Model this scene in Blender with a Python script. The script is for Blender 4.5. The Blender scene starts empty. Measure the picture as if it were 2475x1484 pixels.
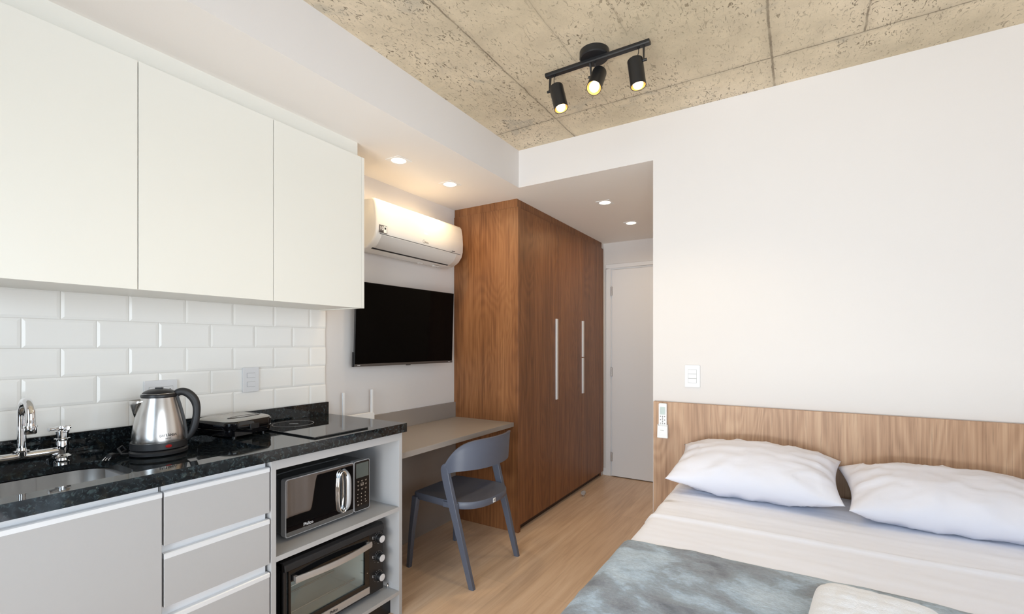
import bpy, bmesh, math, random
from mathutils import Vector, Matrix, noise
random.seed(7)
PI = math.pi
S = bpy.context.scene
COL = S.collection

# ------------------------------------------------------------------ camera
CAM_H = 1.337
YAW = math.atan(687.5 / 1124.0)
cd = bpy.data.cameras.new('camera')
cam = bpy.data.objects.new('camera', cd)
COL.objects.link(cam)
cam.location = (0, 0, CAM_H)
cam.rotation_euler = (PI / 2, 0, YAW)
cd.sensor_width = 36.0
cd.sensor_fit = 'HORIZONTAL'
cd.lens = 36.0 * 1124.0 / 2475.0
cd.shift_y = 91.0 / 2475.0
cd.clip_start = 0.02
S.camera = cam

# ------------------------------------------------------------------ world, daylight, exposure
S.view_settings.view_transform = 'Standard'
S.view_settings.look = 'None'
S.view_settings.gamma = 1.0
S.view_settings.use_curve_mapping = False
S.view_settings.exposure = 0.49
w = bpy.data.worlds.new('sky')
S.world = w
w.use_nodes = True
w.node_tree.nodes['Background'].inputs[0].default_value = (0.72, 0.85, 1.0, 1)
w.node_tree.nodes['Background'].inputs[1].default_value = 1.2


def area(name, loc, rot, sx, sy, power, color):
    l = bpy.data.lights.new(name, 'AREA')
    l.shape = 'RECTANGLE'
    l.size = sx
    l.size_y = sy
    l.energy = power
    l.color = color
    o = bpy.data.objects.new(name, l)
    COL.objects.link(o)
    o.location = loc
    o.rotation_euler = rot
    return o


# daylight entering by the balcony window in the wall behind the camera
area('daylight_window', (-0.25, -1.95, 2.45), (math.radians(55), 0, 0), 3.2, 1.5, 62, (0.74, 0.86, 1.0))
area('horizon_daylight', (-0.25, -1.60, 1.20), (PI / 2, 0, 0), 2.6, 1.6, 22, (0.66, 0.81, 1.0))
# added fill lamp lifting soffit and ceiling, standing in for unseen balcony floor bounce
area('upward_bounce_fill', (-0.25, -1.95, 0.25), (math.radians(132), 0, 0), 3.2, 1.3, 134, (1.0, 0.955, 0.91))
# daylight entering by the second window, in the wall right of the bed
area('daylight_side_window', (1.62, 0.10, 1.45), (PI / 2, 0, PI / 2), 2.1, 1.7, 36, (0.90, 0.94, 1.0))

# ------------------------------------------------------------------ material helpers
def newmat(name):
    m = bpy.data.materials.new(name)
    m.use_nodes = True
    return m, m.node_tree, m.node_tree.nodes['Principled BSDF']


def plain(name, col, rough=0.5, metal=0.0, spec=0.5, coat=0.0, bump=0.0, bscale=200.0, sheen=0.0, var=0.0):
    m, nt, b = newmat(name)
    b.inputs['Base Color'].default_value = (*col, 1)
    b.inputs['Roughness'].default_value = rough
    b.inputs['Metallic'].default_value = metal
    b.inputs['Specular IOR Level'].default_value = spec
    b.inputs['Coat Weight'].default_value = coat
    b.inputs['Coat Roughness'].default_value = 0.05
    b.inputs['Sheen Weight'].default_value = sheen
    n = nt.nodes.new('ShaderNodeTexNoise')
    g = nt.nodes.new('ShaderNodeNewGeometry')
    nt.links.new(g.outputs['Position'], n.inputs['Vector'])
    n.inputs['Scale'].default_value = bscale
    n.inputs['Detail'].default_value = 3
    if bump > 0:
        bp = nt.nodes.new('ShaderNodeBump')
        bp.inputs['Strength'].default_value = bump
        bp.inputs['Distance'].default_value = 0.002
        nt.links.new(n.outputs['Fac'], bp.inputs['Height'])
        nt.links.new(bp.outputs['Normal'], b.inputs['Normal'])
    # tiny procedural value variation
    r = nt.nodes.new('ShaderNodeMapRange')
    r.inputs['To Min'].default_value = 1.0 - var
    r.inputs['To Max'].default_value = 1.0 + var
    hs = nt.nodes.new('ShaderNodeHueSaturation')
    hs.inputs['Color'].default_value = (*col, 1)
    nt.links.new(n.outputs['Fac'], r.inputs['Value'])
    nt.links.new(r.outputs['Result'], hs.inputs['Value'])
    nt.links.new(hs.outputs['Color'], b.inputs['Base Color'])
    return m


def srgb(r, g, b):
    f = lambda c: ((c / 255 + 0.055) / 1.055) ** 2.4 if c / 255 > 0.04045 else c / 255 / 12.92
    return (f(r), f(g), f(b))


def emis(name, col, strength):
    m = bpy.data.materials.new(name)
    m.use_nodes = True
    nt = m.node_tree
    nt.nodes.clear()
    e = nt.nodes.new('ShaderNodeEmission')
    e.inputs[0].default_value = (*col, 1)
    e.inputs[1].default_value = strength
    o = nt.nodes.new('ShaderNodeOutputMaterial')
    nt.links.new(e.outputs[0], o.inputs[0])
    return m


def glassmat(name, tint, mixf, rough=0.02):
    """clear pane: transparent mixed with a glossy coat by fresnel"""
    m = bpy.data.materials.new(name)
    m.use_nodes = True
    nt = m.node_tree
    nt.nodes.clear()
    t = nt.nodes.new('ShaderNodeBsdfTransparent')
    t.inputs[0].default_value = (*tint, 1)
    g = nt.nodes.new('ShaderNodeBsdfGlossy')
    g.inputs['Roughness'].default_value = rough
    fr = nt.nodes.new('ShaderNodeFresnel')
    fr.inputs[0].default_value = 1.5
    mul = nt.nodes.new('ShaderNodeMath')
    mul.operation = 'MULTIPLY'
    mul.inputs[1].default_value = mixf
    mx = nt.nodes.new('ShaderNodeMixShader')
    o = nt.nodes.new('ShaderNodeOutputMaterial')
    nt.links.new(fr.outputs[0], mul.inputs[0])
    nt.links.new(mul.outputs[0], mx.inputs[0])
    nt.links.new(t.outputs[0], mx.inputs[1])
    nt.links.new(g.outputs[0], mx.inputs[2])
    nt.links.new(mx.outputs[0], o.inputs[0])
    return m


class NT:
    """small node-graph helper"""
    def __init__(s, nt):
        s.nt = nt
    def _set(s, inp, v):
        if isinstance(v, bpy.types.NodeSocket):
            s.nt.links.new(v, inp)
        elif v is not None:
            inp.default_value = v
    def math(s, op, a, b=None, c=None, clamp=False):
        n = s.nt.nodes.new('ShaderNodeMath')
        n.operation = op
        n.use_clamp = clamp
        s._set(n.inputs[0], a)
        s._set(n.inputs[1], b)
        s._set(n.inputs[2], c)
        return n.outputs[0]
    def pos(s):
        return s.nt.nodes.new('ShaderNodeNewGeometry').outputs['Position']
    def sep(s, v):
        n = s.nt.nodes.new('ShaderNodeSeparateXYZ')
        s._set(n.inputs[0], v)
        return n.outputs
    def comb(s, x, y, z):
        n = s.nt.nodes.new('ShaderNodeCombineXYZ')
        s._set(n.inputs[0], x); s._set(n.inputs[1], y); s._set(n.inputs[2], z)
        return n.outputs[0]
    def scale(s, v, sc):
        n = s.nt.nodes.new('ShaderNodeVectorMath')
        n.operation = 'MULTIPLY'
        s._set(n.inputs[0], v)
        n.inputs[1].default_value = sc
        return n.outputs[0]
    def noise(s, v, scale, detail=4, rough=0.5, dist=0.0):
        n = s.nt.nodes.new('ShaderNodeTexNoise')
        s._set(n.inputs['Vector'], v)
        n.inputs['Scale'].default_value = scale
        n.inputs['Detail'].default_value = detail
        n.inputs['Roughness'].default_value = rough
        n.inputs['Distortion'].default_value = dist
        return n.outputs['Fac']
    def voro(s, v, scale, out='Distance', feature='F1'):
        n = s.nt.nodes.new('ShaderNodeTexVoronoi')
        n.feature = feature
        s._set(n.inputs['Vector'], v)
        n.inputs['Scale'].default_value = scale
        return n.outputs[out]
    def ramp(s, f, stops):
        n = s.nt.nodes.new('ShaderNodeValToRGB')
        s._set(n.inputs[0], f)
        cr = n.color_ramp
        while len(cr.elements) < len(stops):
            cr.elements.new(0.5)
        for e, (p, c) in zip(cr.elements, stops):
            e.position = p
            e.color = (*c, 1) if len(c) == 3 else c
        return n.outputs[0]
    def mix(s, f, a, b, mode='MIX'):
        n = s.nt.nodes.new('ShaderNodeMix')
        n.data_type = 'RGBA'
        n.blend_type = mode
        s._set(n.inputs[0], f)
        s._set(n.inputs[6], a if isinstance(a, bpy.types.NodeSocket) else (*a, 1))
        s._set(n.inputs[7], b if isinstance(b, bpy.types.NodeSocket) else (*b, 1))
        return n.outputs[2]
    def mapr(s, v, a, b, c, d, smooth=False):
        n = s.nt.nodes.new('ShaderNodeMapRange')
        if smooth:
            n.interpolation_type = 'SMOOTHSTEP'
        s._set(n.inputs[0], v)
        for i, q in enumerate((a, b, c, d)):
            n.inputs[i + 1].default_value = q
        return n.outputs[0]
    def bump(s, h, strength, dist, bsdf):
        n = s.nt.nodes.new('ShaderNodeBump')
        n.inputs['Strength'].default_value = strength
        n.inputs['Distance'].default_value = dist
        s._set(n.inputs['Height'], h)
        s.nt.links.new(n.outputs[0], bsdf.inputs['Normal'])


def wood_mat(name, dark, mid, light, rough=0.42, figure=0.055):
    m, nt, b = newmat(name)
    n = NT(nt)
    p = n.pos()
    fine = n.noise(n.scale(p, (95, 95, 2.2)), 1.0, 5, 0.6, 0.3)
    band = n.noise(n.scale(p, (7, 7, 0.35)), 1.0, 3, 0.5, 0.8)
    field = n.noise(n.scale(p, (3.6, 3.6, 0.62)), 1.0, 2, 0.45, 0.5)
    rings = n.math('SINE', n.math('MULTIPLY', field, 150.0))
    rings = n.mapr(rings, -1, 1, 0, 1)
    pores = n.noise(n.scale(p, (260, 260, 7)), 1.0, 2, 0.5)
    f = n.math('ADD', n.math('MULTIPLY', fine, 0.55), n.math('MULTIPLY', rings, figure))
    f = n.math('ADD', f, n.math('MULTIPLY', band, 0.395))
    c = n.ramp(f, [(0.33, dark), (0.50, mid), (0.68, light)])
    pr = n.mapr(pores, 0.30, 0.42, 0.78, 1.0)
    c2 = n.mix(1.0, c, n.comb(pr, pr, pr), 'MULTIPLY')
    nt.links.new(c2, b.inputs['Base Color'])
    b.inputs['Roughness'].default_value = rough
    b.inputs['Specular IOR Level'].default_value = 0.4
    n.bump(fine, 0.12, 0.001, b)
    return m


def concrete_mat():
    m, nt, b = newmat('raw_concrete')
    n = NT(nt)
    p = n.pos()
    x, y, z = n.sep(p)
    big = n.noise(p, 1.6, 3, 0.5)
    med = n.noise(p, 9, 5, 0.6)
    fin = n.noise(p, 160, 3, 0.7)
    base = n.ramp(big, [(0.34, srgb(203, 188, 161)), (0.52, srgb(219, 203, 176)), (0.68, srgb(229, 213, 188))])
    f2 = n.mapr(med, 0.3, 0.7, 0.88, 1.06)
    f3 = n.mapr(fin, 0.2, 0.8, 0.95, 1.05)
    base = n.mix(1.0, base, n.comb(f2, f2, f2), 'MULTIPLY')
    base = n.mix(1.0, base, n.comb(f3, f3, f3), 'MULTIPLY')
    # little elongated blemishes, clustered
    cl = n.mapr(n.noise(p, 3.2, 4, 0.65), 0.40, 0.58, 0.15, 1.0)
    q = n.scale(p, (1.0, 0.45, 1.0))
    wv = n.noise(q, 62, 3, 0.6, 1.6)
    pit = n.mapr(wv, 0.585, 0.645, 0.0, 1.0)
    pit = n.math('MULTIPLY', pit, n.mapr(cl, 0, 1, 0.15, 1.0))
    dots = n.mapr(n.voro(p, 22), 0.035, 0.06, 1.0, 0.0)
    dm = n.mapr(n.noise(p, 7, 2), 0.55, 0.58, 0.0, 1.0)
    dots = n.math('MULTIPLY', dots, dm)
    scr = n.noise(n.scale(p, (130, 14, 1)), 1.0, 2, 0.5, 2.0)
    scr = n.math('MULTIPLY', n.mapr(scr, 0.69, 0.73, 0.0, 0.6), cl)
    scr2 = n.noise(n.scale(p, (12, 120, 1)), 1.0, 2, 0.5, 2.0)
    scr2 = n.math('MULTIPLY', n.mapr(scr2, 0.69, 0.73, 0.0, 0.6), cl)
    mk = n.math('MAXIMUM', n.math('MAXIMUM', n.math('MULTIPLY', pit, 0.85), dots), n.math('MAXIMUM', scr, scr2))
    base = n.mix(mk, base, srgb(104, 88, 66))
    grey = n.mapr(n.noise(p, 3.1, 4, 0.6, 0.6), 0.60, 0.68, 0.0, 0.5)
    base = n.mix(grey, base, srgb(168, 162, 148))
    # formwork joints
    wob = n.math('MULTIPLY', n.math('SUBTRACT', n.noise(p, 9, 4, 0.7), 0.5), 0.018)
    def joint(coord, at, w0, lim=None, limat=0.0, k=0.75):
        d = n.math('ABSOLUTE', n.math('ADD', n.math('SUBTRACT', coord, at), wob))
        a = n.mapr(d, w0 * 0.35, w0, k, 0.0)
        halo = n.mapr(d, w0, w0 * 6, 0.16, 0.0)
        a = n.math('MAXIMUM', a, halo)
        a = n.math('MULTIPLY', a, n.mapr(n.noise(p, 14, 3), 0.25, 0.6, 0.5, 1.0))
        if lim is not None:
            a = n.math('MULTIPLY', a, n.math('LESS_THAN', lim, limat))
        return a
    js = [joint(x, -1.168, 0.0050), joint(x, -0.094, 0.0075), joint(y, 2.383, 0.0048),
          joint(x, 0.238, 0.006, y, 2.383), joint(x, 0.98, 0.006), joint(y, 0.25, 0.006),
          joint(x, -0.855, 0.0020, y, 2.383, 0.45), joint(x, -0.60, 0.0016, y, 1.9, 0.4)]
    tot = js[0]
    for j in js[1:]:
        tot = n.math('MAXIMUM', tot, j)
    base = n.mix(tot, base, srgb(98, 84, 66))
    nt.links.new(base, b.inputs['Base Color'])
    b.inputs['Roughness'].default_value = 0.62
    b.inputs['Specular IOR Level'].default_value = 0.35
    h = n.math('SUBTRACT', n.math('MULTIPLY', fin, 0.25), n.math('ADD', mk, tot))
    n.bump(h, 0.55, 0.004, b)
    return m


def granite_mat():
    m, nt, b = newmat('black_green_granite')
    n = NT(nt)
    p = n.pos()
    a = n.noise(p, 75, 4, 0.65, 0.8)
    c = n.ramp(a, [(0.42, srgb(14, 15, 17)), (0.55, srgb(27, 33, 37)), (0.66, srgb(54, 66, 68))])
    v = n.voro(p, 130)
    fl = n.mapr(v, 0.06, 0.22, 1.0, 0.0)
    rnd = n.mapr(n.noise(p, 48, 2), 0.56, 0.66, 0.0, 0.55)
    c = n.mix(n.math('MULTIPLY', fl, rnd), c, srgb(150, 156, 140))
    brown = n.mapr(n.noise(p, 30, 3), 0.58, 0.68, 0.0, 0.5)
    c = n.mix(brown, c, srgb(48, 44, 34))
    nt.links.new(c, b.inputs['Base Color'])
    b.inputs['Roughness'].default_value = 0.04
    b.inputs['Specular IOR Level'].default_value = 0.62
    return m


def floor_mat():
    m, nt, b = newmat('light_oak_laminate')
    n = NT(nt)
    p = n.pos()
    x, y, z = n.sep(p)
    br = nt.nodes.new('ShaderNodeTexBrick')
    nt.links.new(n.comb(y, x, 0.0), br.inputs['Vector'])
    br.offset = 0.37
    br.inputs['Scale'].default_value = 1.0
    br.inputs['Brick Width'].default_value = 1.35
    br.inputs['Row Height'].default_value = 0.195
    br.inputs['Mortar Size'].default_value = 0.0009
    br.inputs['Mortar Smooth'].default_value = 0.3
    br.inputs['Color1'].default_value = (0.94, 0.94, 0.94, 1)
    br.inputs['Color2'].default_value = (1.05, 1.05, 1.05, 1)
    br.inputs['Mortar'].default_value = (0.80, 0.80, 0.80, 1)
    g1 = n.noise(n.scale(p, (38, 2.0, 1)), 1.0, 5, 0.6, 0.6)
    g2 = n.noise(n.scale(p, (9, 0.7, 1)), 1.0, 3, 0.5, 1.0)
    f = n.math('ADD', n.math('MULTIPLY', g1, 0.6), n.math('MULTIPLY', g2, 0.4))
    c = n.ramp(f, [(0.32, srgb(200, 168, 139)), (0.5, srgb(220, 190, 161)), (0.68, srgb(232, 206, 180))])
    c = n.mix(1.0, c, br.outputs['Color'], 'MULTIPLY')
    nt.links.new(c, b.inputs['Base Color'])
    b.inputs['Roughness'].default_value = 0.38
    b.inputs['Specular IOR Level'].default_value = 0.45
    n.bump(g1, 0.06, 0.001, b)
    return m


def blanket_mat():
    m, nt, b = newmat('grey_blue_plush')
    n = NT(nt)
    p = n.pos()
    a = n.noise(n.scale(p, (1.0, 1.35, 1)), 4.0, 8, 0.62, 0.25)
    c = n.ramp(a, [(0.34, srgb(98, 102, 110)), (0.43, srgb(138, 144, 153)), (0.49, srgb(146, 157, 168)), (0.53, srgb(170, 187, 202)), (0.68, srgb(198, 212, 224))])
    f = n.mapr(n.noise(n.scale(p, (1, 2.2, 1)), 60, 5, 0.75), 0.25, 0.75, 0.66, 1.32)
    c = n.mix(1.0, c, n.comb(f, f, f), 'MULTIPLY')
    nt.links.new(c, b.inputs['Base Color'])
    b.inputs['Roughness'].default_value = 0.85
    b.inputs['Sheen Weight'].default_value = 0.35
    n.bump(n.noise(n.scale(p, (1, 1.8, 1)), 110, 4, 0.7), 0.8, 0.006, b)
    return m


def brushed_mat(name, col, rough=0.28, axis=(2, 2, 160)):
    m, nt, b = newmat(name)
    n = NT(nt)
    tc = nt.nodes.new('ShaderNodeTexCoord').outputs['Object']
    g = n.noise(n.scale(tc, axis), 1.0, 3, 0.6)
    r = n.mapr(g, 0.2, 0.8, rough * 0.8, rough * 1.25)
    nt.links.new(r, b.inputs['Roughness'])
    b.inputs['Base Color'].default_value = (*col, 1)
    b.inputs['Metallic'].default_value = 1.0
    return m


M = dict(
    wall=plain('white_wall_paint', srgb(222, 217, 214), 0.75, spec=0.25, bump=0.04, bscale=300, var=0.01),
    soffit=plain('soffit_white_brightened', srgb(243, 238, 233), 0.75, spec=0.25, bump=0.03, bscale=260, var=0.01),  # wall white made lighter: light on the underside put into the colour
    concrete=concrete_mat(),
    granite=granite_mat(),
    floor=floor_mat(),
    wood=wood_mat('walnut_laminate', srgb(96, 59, 34), srgb(131, 85, 51), srgb(156, 107, 68)),
    wood_lit=wood_mat('walnut_laminate_brightened', srgb(146, 110, 83), srgb(178, 141, 111), srgb(198, 163, 132), figure=0.10),  # wardrobe walnut lightened, stronger daylight on the headboard put into the colour
    cab=plain('cream_white_laminate', srgb(231, 228, 219), 0.32, spec=0.45, var=0.005),
    tile=plain('glazed_white_tile', srgb(243, 241, 237), 0.10, spec=0.5, var=0.01, bscale=6),
    grout=plain('pale_grout', srgb(222, 219, 213), 0.9, spec=0.1),
    grey=plain('light_grey_laminate', srgb(172, 171, 172), 0.45, spec=0.35, var=0.01, bscale=60),
    greyd=plain('taupe_laminate', srgb(148, 140, 134), 0.42, spec=0.4, var=0.01, bscale=60),
    alu=plain('white_aluminium_profile', srgb(222, 224, 228), 0.35, 0.15, 0.5),
    dark=plain('dark_shadow_gap', srgb(40, 38, 36), 0.7),
    plinth=plain('black_plinth', srgb(16, 17, 20), 0.25, spec=0.5),
    kick=plain('dark_brown_toe_kick', srgb(58, 38, 24), 0.5),
    chrome=plain('polished_chrome', (0.82, 0.82, 0.83), 0.05, 1.0),
    steel=plain('brushed_steel', (0.64, 0.62, 0.60), 0.24, 1.0),
    steelh=plain('satin_steel', (0.50, 0.48, 0.47), 0.42, 0.55),
    sink=brushed_mat('satin_sink_steel', (0.44, 0.42, 0.40), 0.34, (3, 140, 3)),
    black=plain('matt_black_plastic', srgb(26, 26, 28), 0.38, spec=0.5),
    softblack=plain('satin_black_plastic', srgb(38, 38, 40), 0.45, spec=0.5),
    gloss=plain('glossy_black_glass', (0.004, 0.004, 0.005), 0.03, spec=0.6),
    cook=plain('black_ceramic_glass', (0.006, 0.006, 0.007), 0.02, spec=0.75),
    screen=plain('tv_panel', (0.001, 0.001, 0.0012), 0.06, spec=0.09),
    white=plain('white_plastic', srgb(238, 238, 238), 0.35, spec=0.45),
    acwhite=plain('glossy_white_plastic', srgb(238, 234, 228), 0.12, spec=0.5),
    acgrey=plain('pale_grey_plastic', srgb(214, 210, 205), 0.4),
    doorw=plain('white_door_lacquer', srgb(232, 232, 234), 0.4, spec=0.4),
    chair=plain('blue_grey_polypropylene', srgb(88, 93, 107), 0.42, spec=0.45, bump=0.05, bscale=900),
    sheet=plain('white_cotton', srgb(243, 245, 255), 0.9, spec=0.15, bump=0.12, bscale=500),
    pillow=plain('white_pillowcase', srgb(233, 232, 240), 0.9, spec=0.15, bump=0.10, bscale=500),
    towel=plain('white_terry', srgb(240, 243, 250), 0.95, spec=0.1, bump=0.9, bscale=260),
    blanket=blanket_mat(),
    mirror=plain('mirror_black_glass', (0.004, 0.004, 0.005), 0.02, spec=0.5),
    switch=plain('off_white_switch_plastic', srgb(226, 226, 228), 0.35, spec=0.45),
    red=plain('red_indicator', (0.35, 0.01, 0.01), 0.25),
    ink=plain('dark_print', srgb(40, 40, 42), 0.5),
    greyink=plain('grey_print', srgb(120, 118, 116), 0.5),
    silverink=plain('silver_print', srgb(205, 205, 208), 0.35),
    lcd=plain('lcd_window', srgb(176, 190, 186), 0.2),
    brass=plain('warm_reflector', (0.50, 0.32, 0.12), 0.4, 1.0),
    bulb=emis('lit_bulb', (1.0, 0.83, 0.52), 4.0),
    lens=emis('lit_downlight_lens', (1.0, 0.86, 0.60), 4.0),
    pane=glassmat('window_glass', (0.97, 0.985, 0.98), 1.0),
    ovenglass=glassmat('oven_glass', (0.90, 0.93, 0.92), 0.30),
    cavity=plain('oven_lining', srgb(225, 230, 230), 0.3, 0.0),
    mattress=plain('mattress_fabric', srgb(225, 225, 228), 0.9),
    basefab=plain('black_bed_base_fabric', srgb(20, 20, 22), 0.9),
)

M['mirror'].node_tree.nodes['Principled BSDF'].inputs['IOR'].default_value = 3.6
for k_ in ('steel',):
    M[k_].node_tree.nodes['Principled BSDF'].inputs['Anisotropic'].default_value = 0.5

# ------------------------------------------------------------------ mesh builder
class MB:
    def __init__(s):
        s.v = []
        s.f = []
    def add(s, vs, fs):
        o = len(s.v)
        s.v += [Vector(v) for v in vs]
        s.f += [tuple(i + o for i in f) for f in fs]
        return s
    def box(s, x0, x1, y0, y1, z0, z1):
        x0, x1 = min(x0, x1), max(x0, x1)
        y0, y1 = min(y0, y1), max(y0, y1)
        z0, z1 = min(z0, z1), max(z0, z1)
        return s.add([(x0, y0, z0), (x1, y0, z0), (x1, y1, z0), (x0, y1, z0),
                      (x0, y0, z1), (x1, y0, z1), (x1, y1, z1), (x0, y1, z1)],
                     [(0, 3, 2, 1), (4, 5, 6, 7), (0, 1, 5, 4), (1, 2, 6, 5), (2, 3, 7, 6), (3, 0, 4, 7)])
    def prism(s, poly, a0, a1, axis='z'):
        """poly: 2D outline; extruded along axis from a0 to a1"""
        n = len(poly)
        def P(p, a):
            if axis == 'z': return (p[0], p[1], a)
            if axis == 'y': return (p[0], a, p[1])
            return (a, p[0], p[1])
        vs = [P(p, a0) for p in poly] + [P(p, a1) for p in poly]
        fs = [tuple(range(n)), tuple(range(2 * n - 1, n - 1, -1))]
        fs += [(i, i + n, (i + 1) % n + n, (i + 1) % n) for i in range(n)]
        return s.add(vs, fs)
    def lathe(s, prof, c=(0, 0, 0), seg=48, axis='z', closed=True):
        """prof: list of (r, h)"""
        vs = []
        n = len(prof)
        for i in range(seg):
            a = 2 * PI * i / seg
            for r, h in prof:
                r = max(r, 1e-5)
                if axis == 'z': vs.append((c[0] + r * math.cos(a), c[1] + r * math.sin(a), c[2] + h))
                elif axis == 'x': vs.append((c[0] + h, c[1] + r * math.cos(a), c[2] + r * math.sin(a)))
                else: vs.append((c[0] + r * math.cos(a), c[1] + h, c[2] + r * math.sin(a)))
        fs = []
        for i in range(seg):
            j = (i + 1) % seg
            for k in range(n - 1):
                fs.append((i * n + k, j * n + k, j * n + k + 1, i * n + k + 1))
        return s.add(vs, fs)
    def cyl(s, p0, p1, r0, r1=None, seg=20):
        return s.tube([p0, p1], [r0, r0 if r1 is None else r1], seg)
    def tube(s, pts, rad, seg=12, caps=True, squash=None):
        pts = [Vector(p) for p in pts]
        n = len(pts)
        if not isinstance(rad, (list, tuple)):
            rad = [rad] * n
        T = []
        for i in range(n):
            a = pts[max(i - 1, 0)]
            b = pts[min(i + 1, n - 1)]
            T.append((b - a).normalized())
        up = Vector((0, 0, 1)) if abs(T[0].z) < 0.9 else Vector((1, 0, 0))
        N = (up - T[0] * up.dot(T[0])).normalized()
        vs = []
        for i in range(n):
            N = (N - T[i] * N.dot(T[i])).normalized()
            B = T[i].cross(N)
            for k in range(seg):
                a = 2 * PI * k / seg
                sq = squash if squash else (1, 1)
                vs.append(pts[i] + (N * math.cos(a) * sq[0] + B * math.sin(a) * sq[1]) * rad[i])
        fs = []
        for i in range(n - 1):
            for k in range(seg):
                k2 = (k + 1) % seg
                fs.append((i * seg + k, i * seg + k2, (i + 1) * seg + k2, (i + 1) * seg + k))
        if caps:
            fs.append(tuple(range(seg - 1, -1, -1)))
            fs.append(tuple((n - 1) * seg + k for k in range(seg)))
        return s.add(vs, fs)
    def rings(s, loops, closed_ends=True, wrap=True):
        """skin a list of equally long vertex loops"""
        n = len(loops[0])
        vs = [v for l in loops for v in l]
        fs = []
        for i in range(len(loops) - 1):
            for k in range(n if wrap else n - 1):
                k2 = (k + 1) % n
                fs.append((i * n + k, i * n + k2, (i + 1) * n + k2, (i + 1) * n + k))
        if closed_ends:
            fs.append(tuple(range(n - 1, -1, -1)))
            fs.append(tuple((len(loops) - 1) * n + k for k in range(n)))
        return s.add(vs, fs)
    def grid(s, fn, nu, nv, flip=False):
        vs = [fn(i / nu, j / nv) for i in range(nu + 1) for j in range(nv + 1)]
        fs = []
        for i in range(nu):
            for j in range(nv):
                a = i * (nv + 1) + j
                q = (a, a + nv + 1, a + nv + 2, a + 1)
                fs.append(q[::-1] if flip else q)
        return s.add(vs, fs)
    def xf(s, m):
        s.v = [m @ v for v in s.v]
        return s


def rrect(w, h, r, seg=6, cx=0.0, cy=0.0):
    """rounded rectangle outline, ccw"""
    pts = []
    for (sx, sy, a0) in ((1, 1, 0), (-1, 1, PI / 2), (-1, -1, PI), (1, -1, 1.5 * PI)):
        for i in range(seg + 1):
            a = a0 + PI / 2 * i / seg
            pts.append((cx + sx * (w / 2 - r) + r * math.cos(a), cy + sy * (h / 2 - r) + r * math.sin(a)))
    return pts


def tag(o, label=None, cat=None, group=None, kind=None):
    if label: o['label'] = label
    if cat: o['category'] = cat
    if group: o['group'] = group
    if kind: o['kind'] = kind
    return o


def thing(name, label, cat, loc=(0, 0, 0), rotz=0.0, group=None, kind=None):
    o = bpy.data.objects.new(name, None)
    COL.objects.link(o)
    o.location = loc
    o.rotation_euler = (0, 0, rotz)
    o.empty_display_size = 0.05
    return tag(o, label, cat, group, kind)


def root_of(o):
    while o.parent:
        o = o.parent
    return o


def obj(name, mb, m, parent=None, world=False, smooth=False, bevel=0.0, bseg=2, sub=0, angle=35, label=None, recalc=True, weld=True):
    """one mesh object; world=True when the builder holds world coordinates"""
    if parent is not None and world:
        r = root_of(parent)
        mat4 = Matrix.Translation(r.location) @ Matrix.Rotation(r.rotation_euler.z, 4, 'Z')
        mb.xf(mat4.inverted())
    me = bpy.data.meshes.new(name)
    me.from_pydata([tuple(v) for v in mb.v], [], mb.f)
    bm = bmesh.new()
    bm.from_mesh(me)
    if weld:
        bmesh.ops.remove_doubles(bm, verts=bm.verts, dist=1e-5)
    if recalc:
        bmesh.ops.recalc_face_normals(bm, faces=bm.faces)
    bm.to_mesh(me)
    bm.free()
    me.materials.append(m)
    o = bpy.data.objects.new(name, me)
    COL.objects.link(o)
    if parent is not None:
        o.parent = parent
    if smooth:
        for p in me.polygons:
            p.use_smooth = True
        if not sub:
            me.set_sharp_from_angle(angle=math.radians(angle))
    if bevel > 0:
        b = o.modifiers.new('bevel', 'BEVEL')
        b.width = bevel
        b.segments = bseg
        b.limit_method = 'ANGLE'
        b.angle_limit = math.radians(40)
        b.harden_normals = False
    if sub:
        u = o.modifiers.new('sub', 'SUBSURF')
        u.levels = sub
        u.render_levels = sub
    if label:
        o['label'] = label
    return o


def text(name, s, size, m, parent, loc, rot, world=True, extrude=0.0004, bold=0.0, align='CENTER'):
    c = bpy.data.curves.new(name, 'FONT')
    c.body = s
    c.size = size
    c.extrude = extrude
    c.offset = bold
    c.align_x = align
    c.align_y = 'CENTER'
    tmp = bpy.data.objects.new(name, c)
    COL.objects.link(tmp)
    bpy.context.view_layer.update()
    me = bpy.data.meshes.new_from_object(tmp.evaluated_get(bpy.context.evaluated_depsgraph_get()))
    bpy.data.objects.remove(tmp)
    me.name = name
    me.materials.clear()
    me.materials.append(m)
    o = bpy.data.objects.new(name, me)
    COL.objects.link(o)
    o.parent = parent
    mt = Matrix.LocRotScale(Vector(loc), rot.to_quaternion() if hasattr(rot, 'to_quaternion') else rot, None)
    if world:
        r = root_of(parent)
        mt = (Matrix.Translation(r.location) @ Matrix.Rotation(r.rotation_euler.z, 4, 'Z')).inverted() @ mt
    o.matrix_local = mt
    return o


# text standing in a plane facing +X (reads along +Y)
ROT_X = Matrix(((0, 0, 1), (1, 0, 0), (0, 1, 0)))
# facing -Y (reads along +X)
ROT_NY = Matrix(((1, 0, 0), (0, 0, -1), (0, 1, 0)))

# room constants
XW = -2.26      # kitchen wall
YF = 2.653      # wall carrying the headboard
YE = 4.583      # end wall of the corridor
XC = -0.69      # right side of the corridor
ZS = 2.377      # soffit
ZC = 2.622      # concrete ceiling
YB = -1.10      # window wall
XR = 1.30

# ------------------------------------------------------------------ setting
def struct(name, mb, m, label=None, parent=None, **k):
    o = obj(name, mb, m, parent, **k)
    o['kind'] = 'structure'
    if label:
        o['label'] = label
    return o

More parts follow.
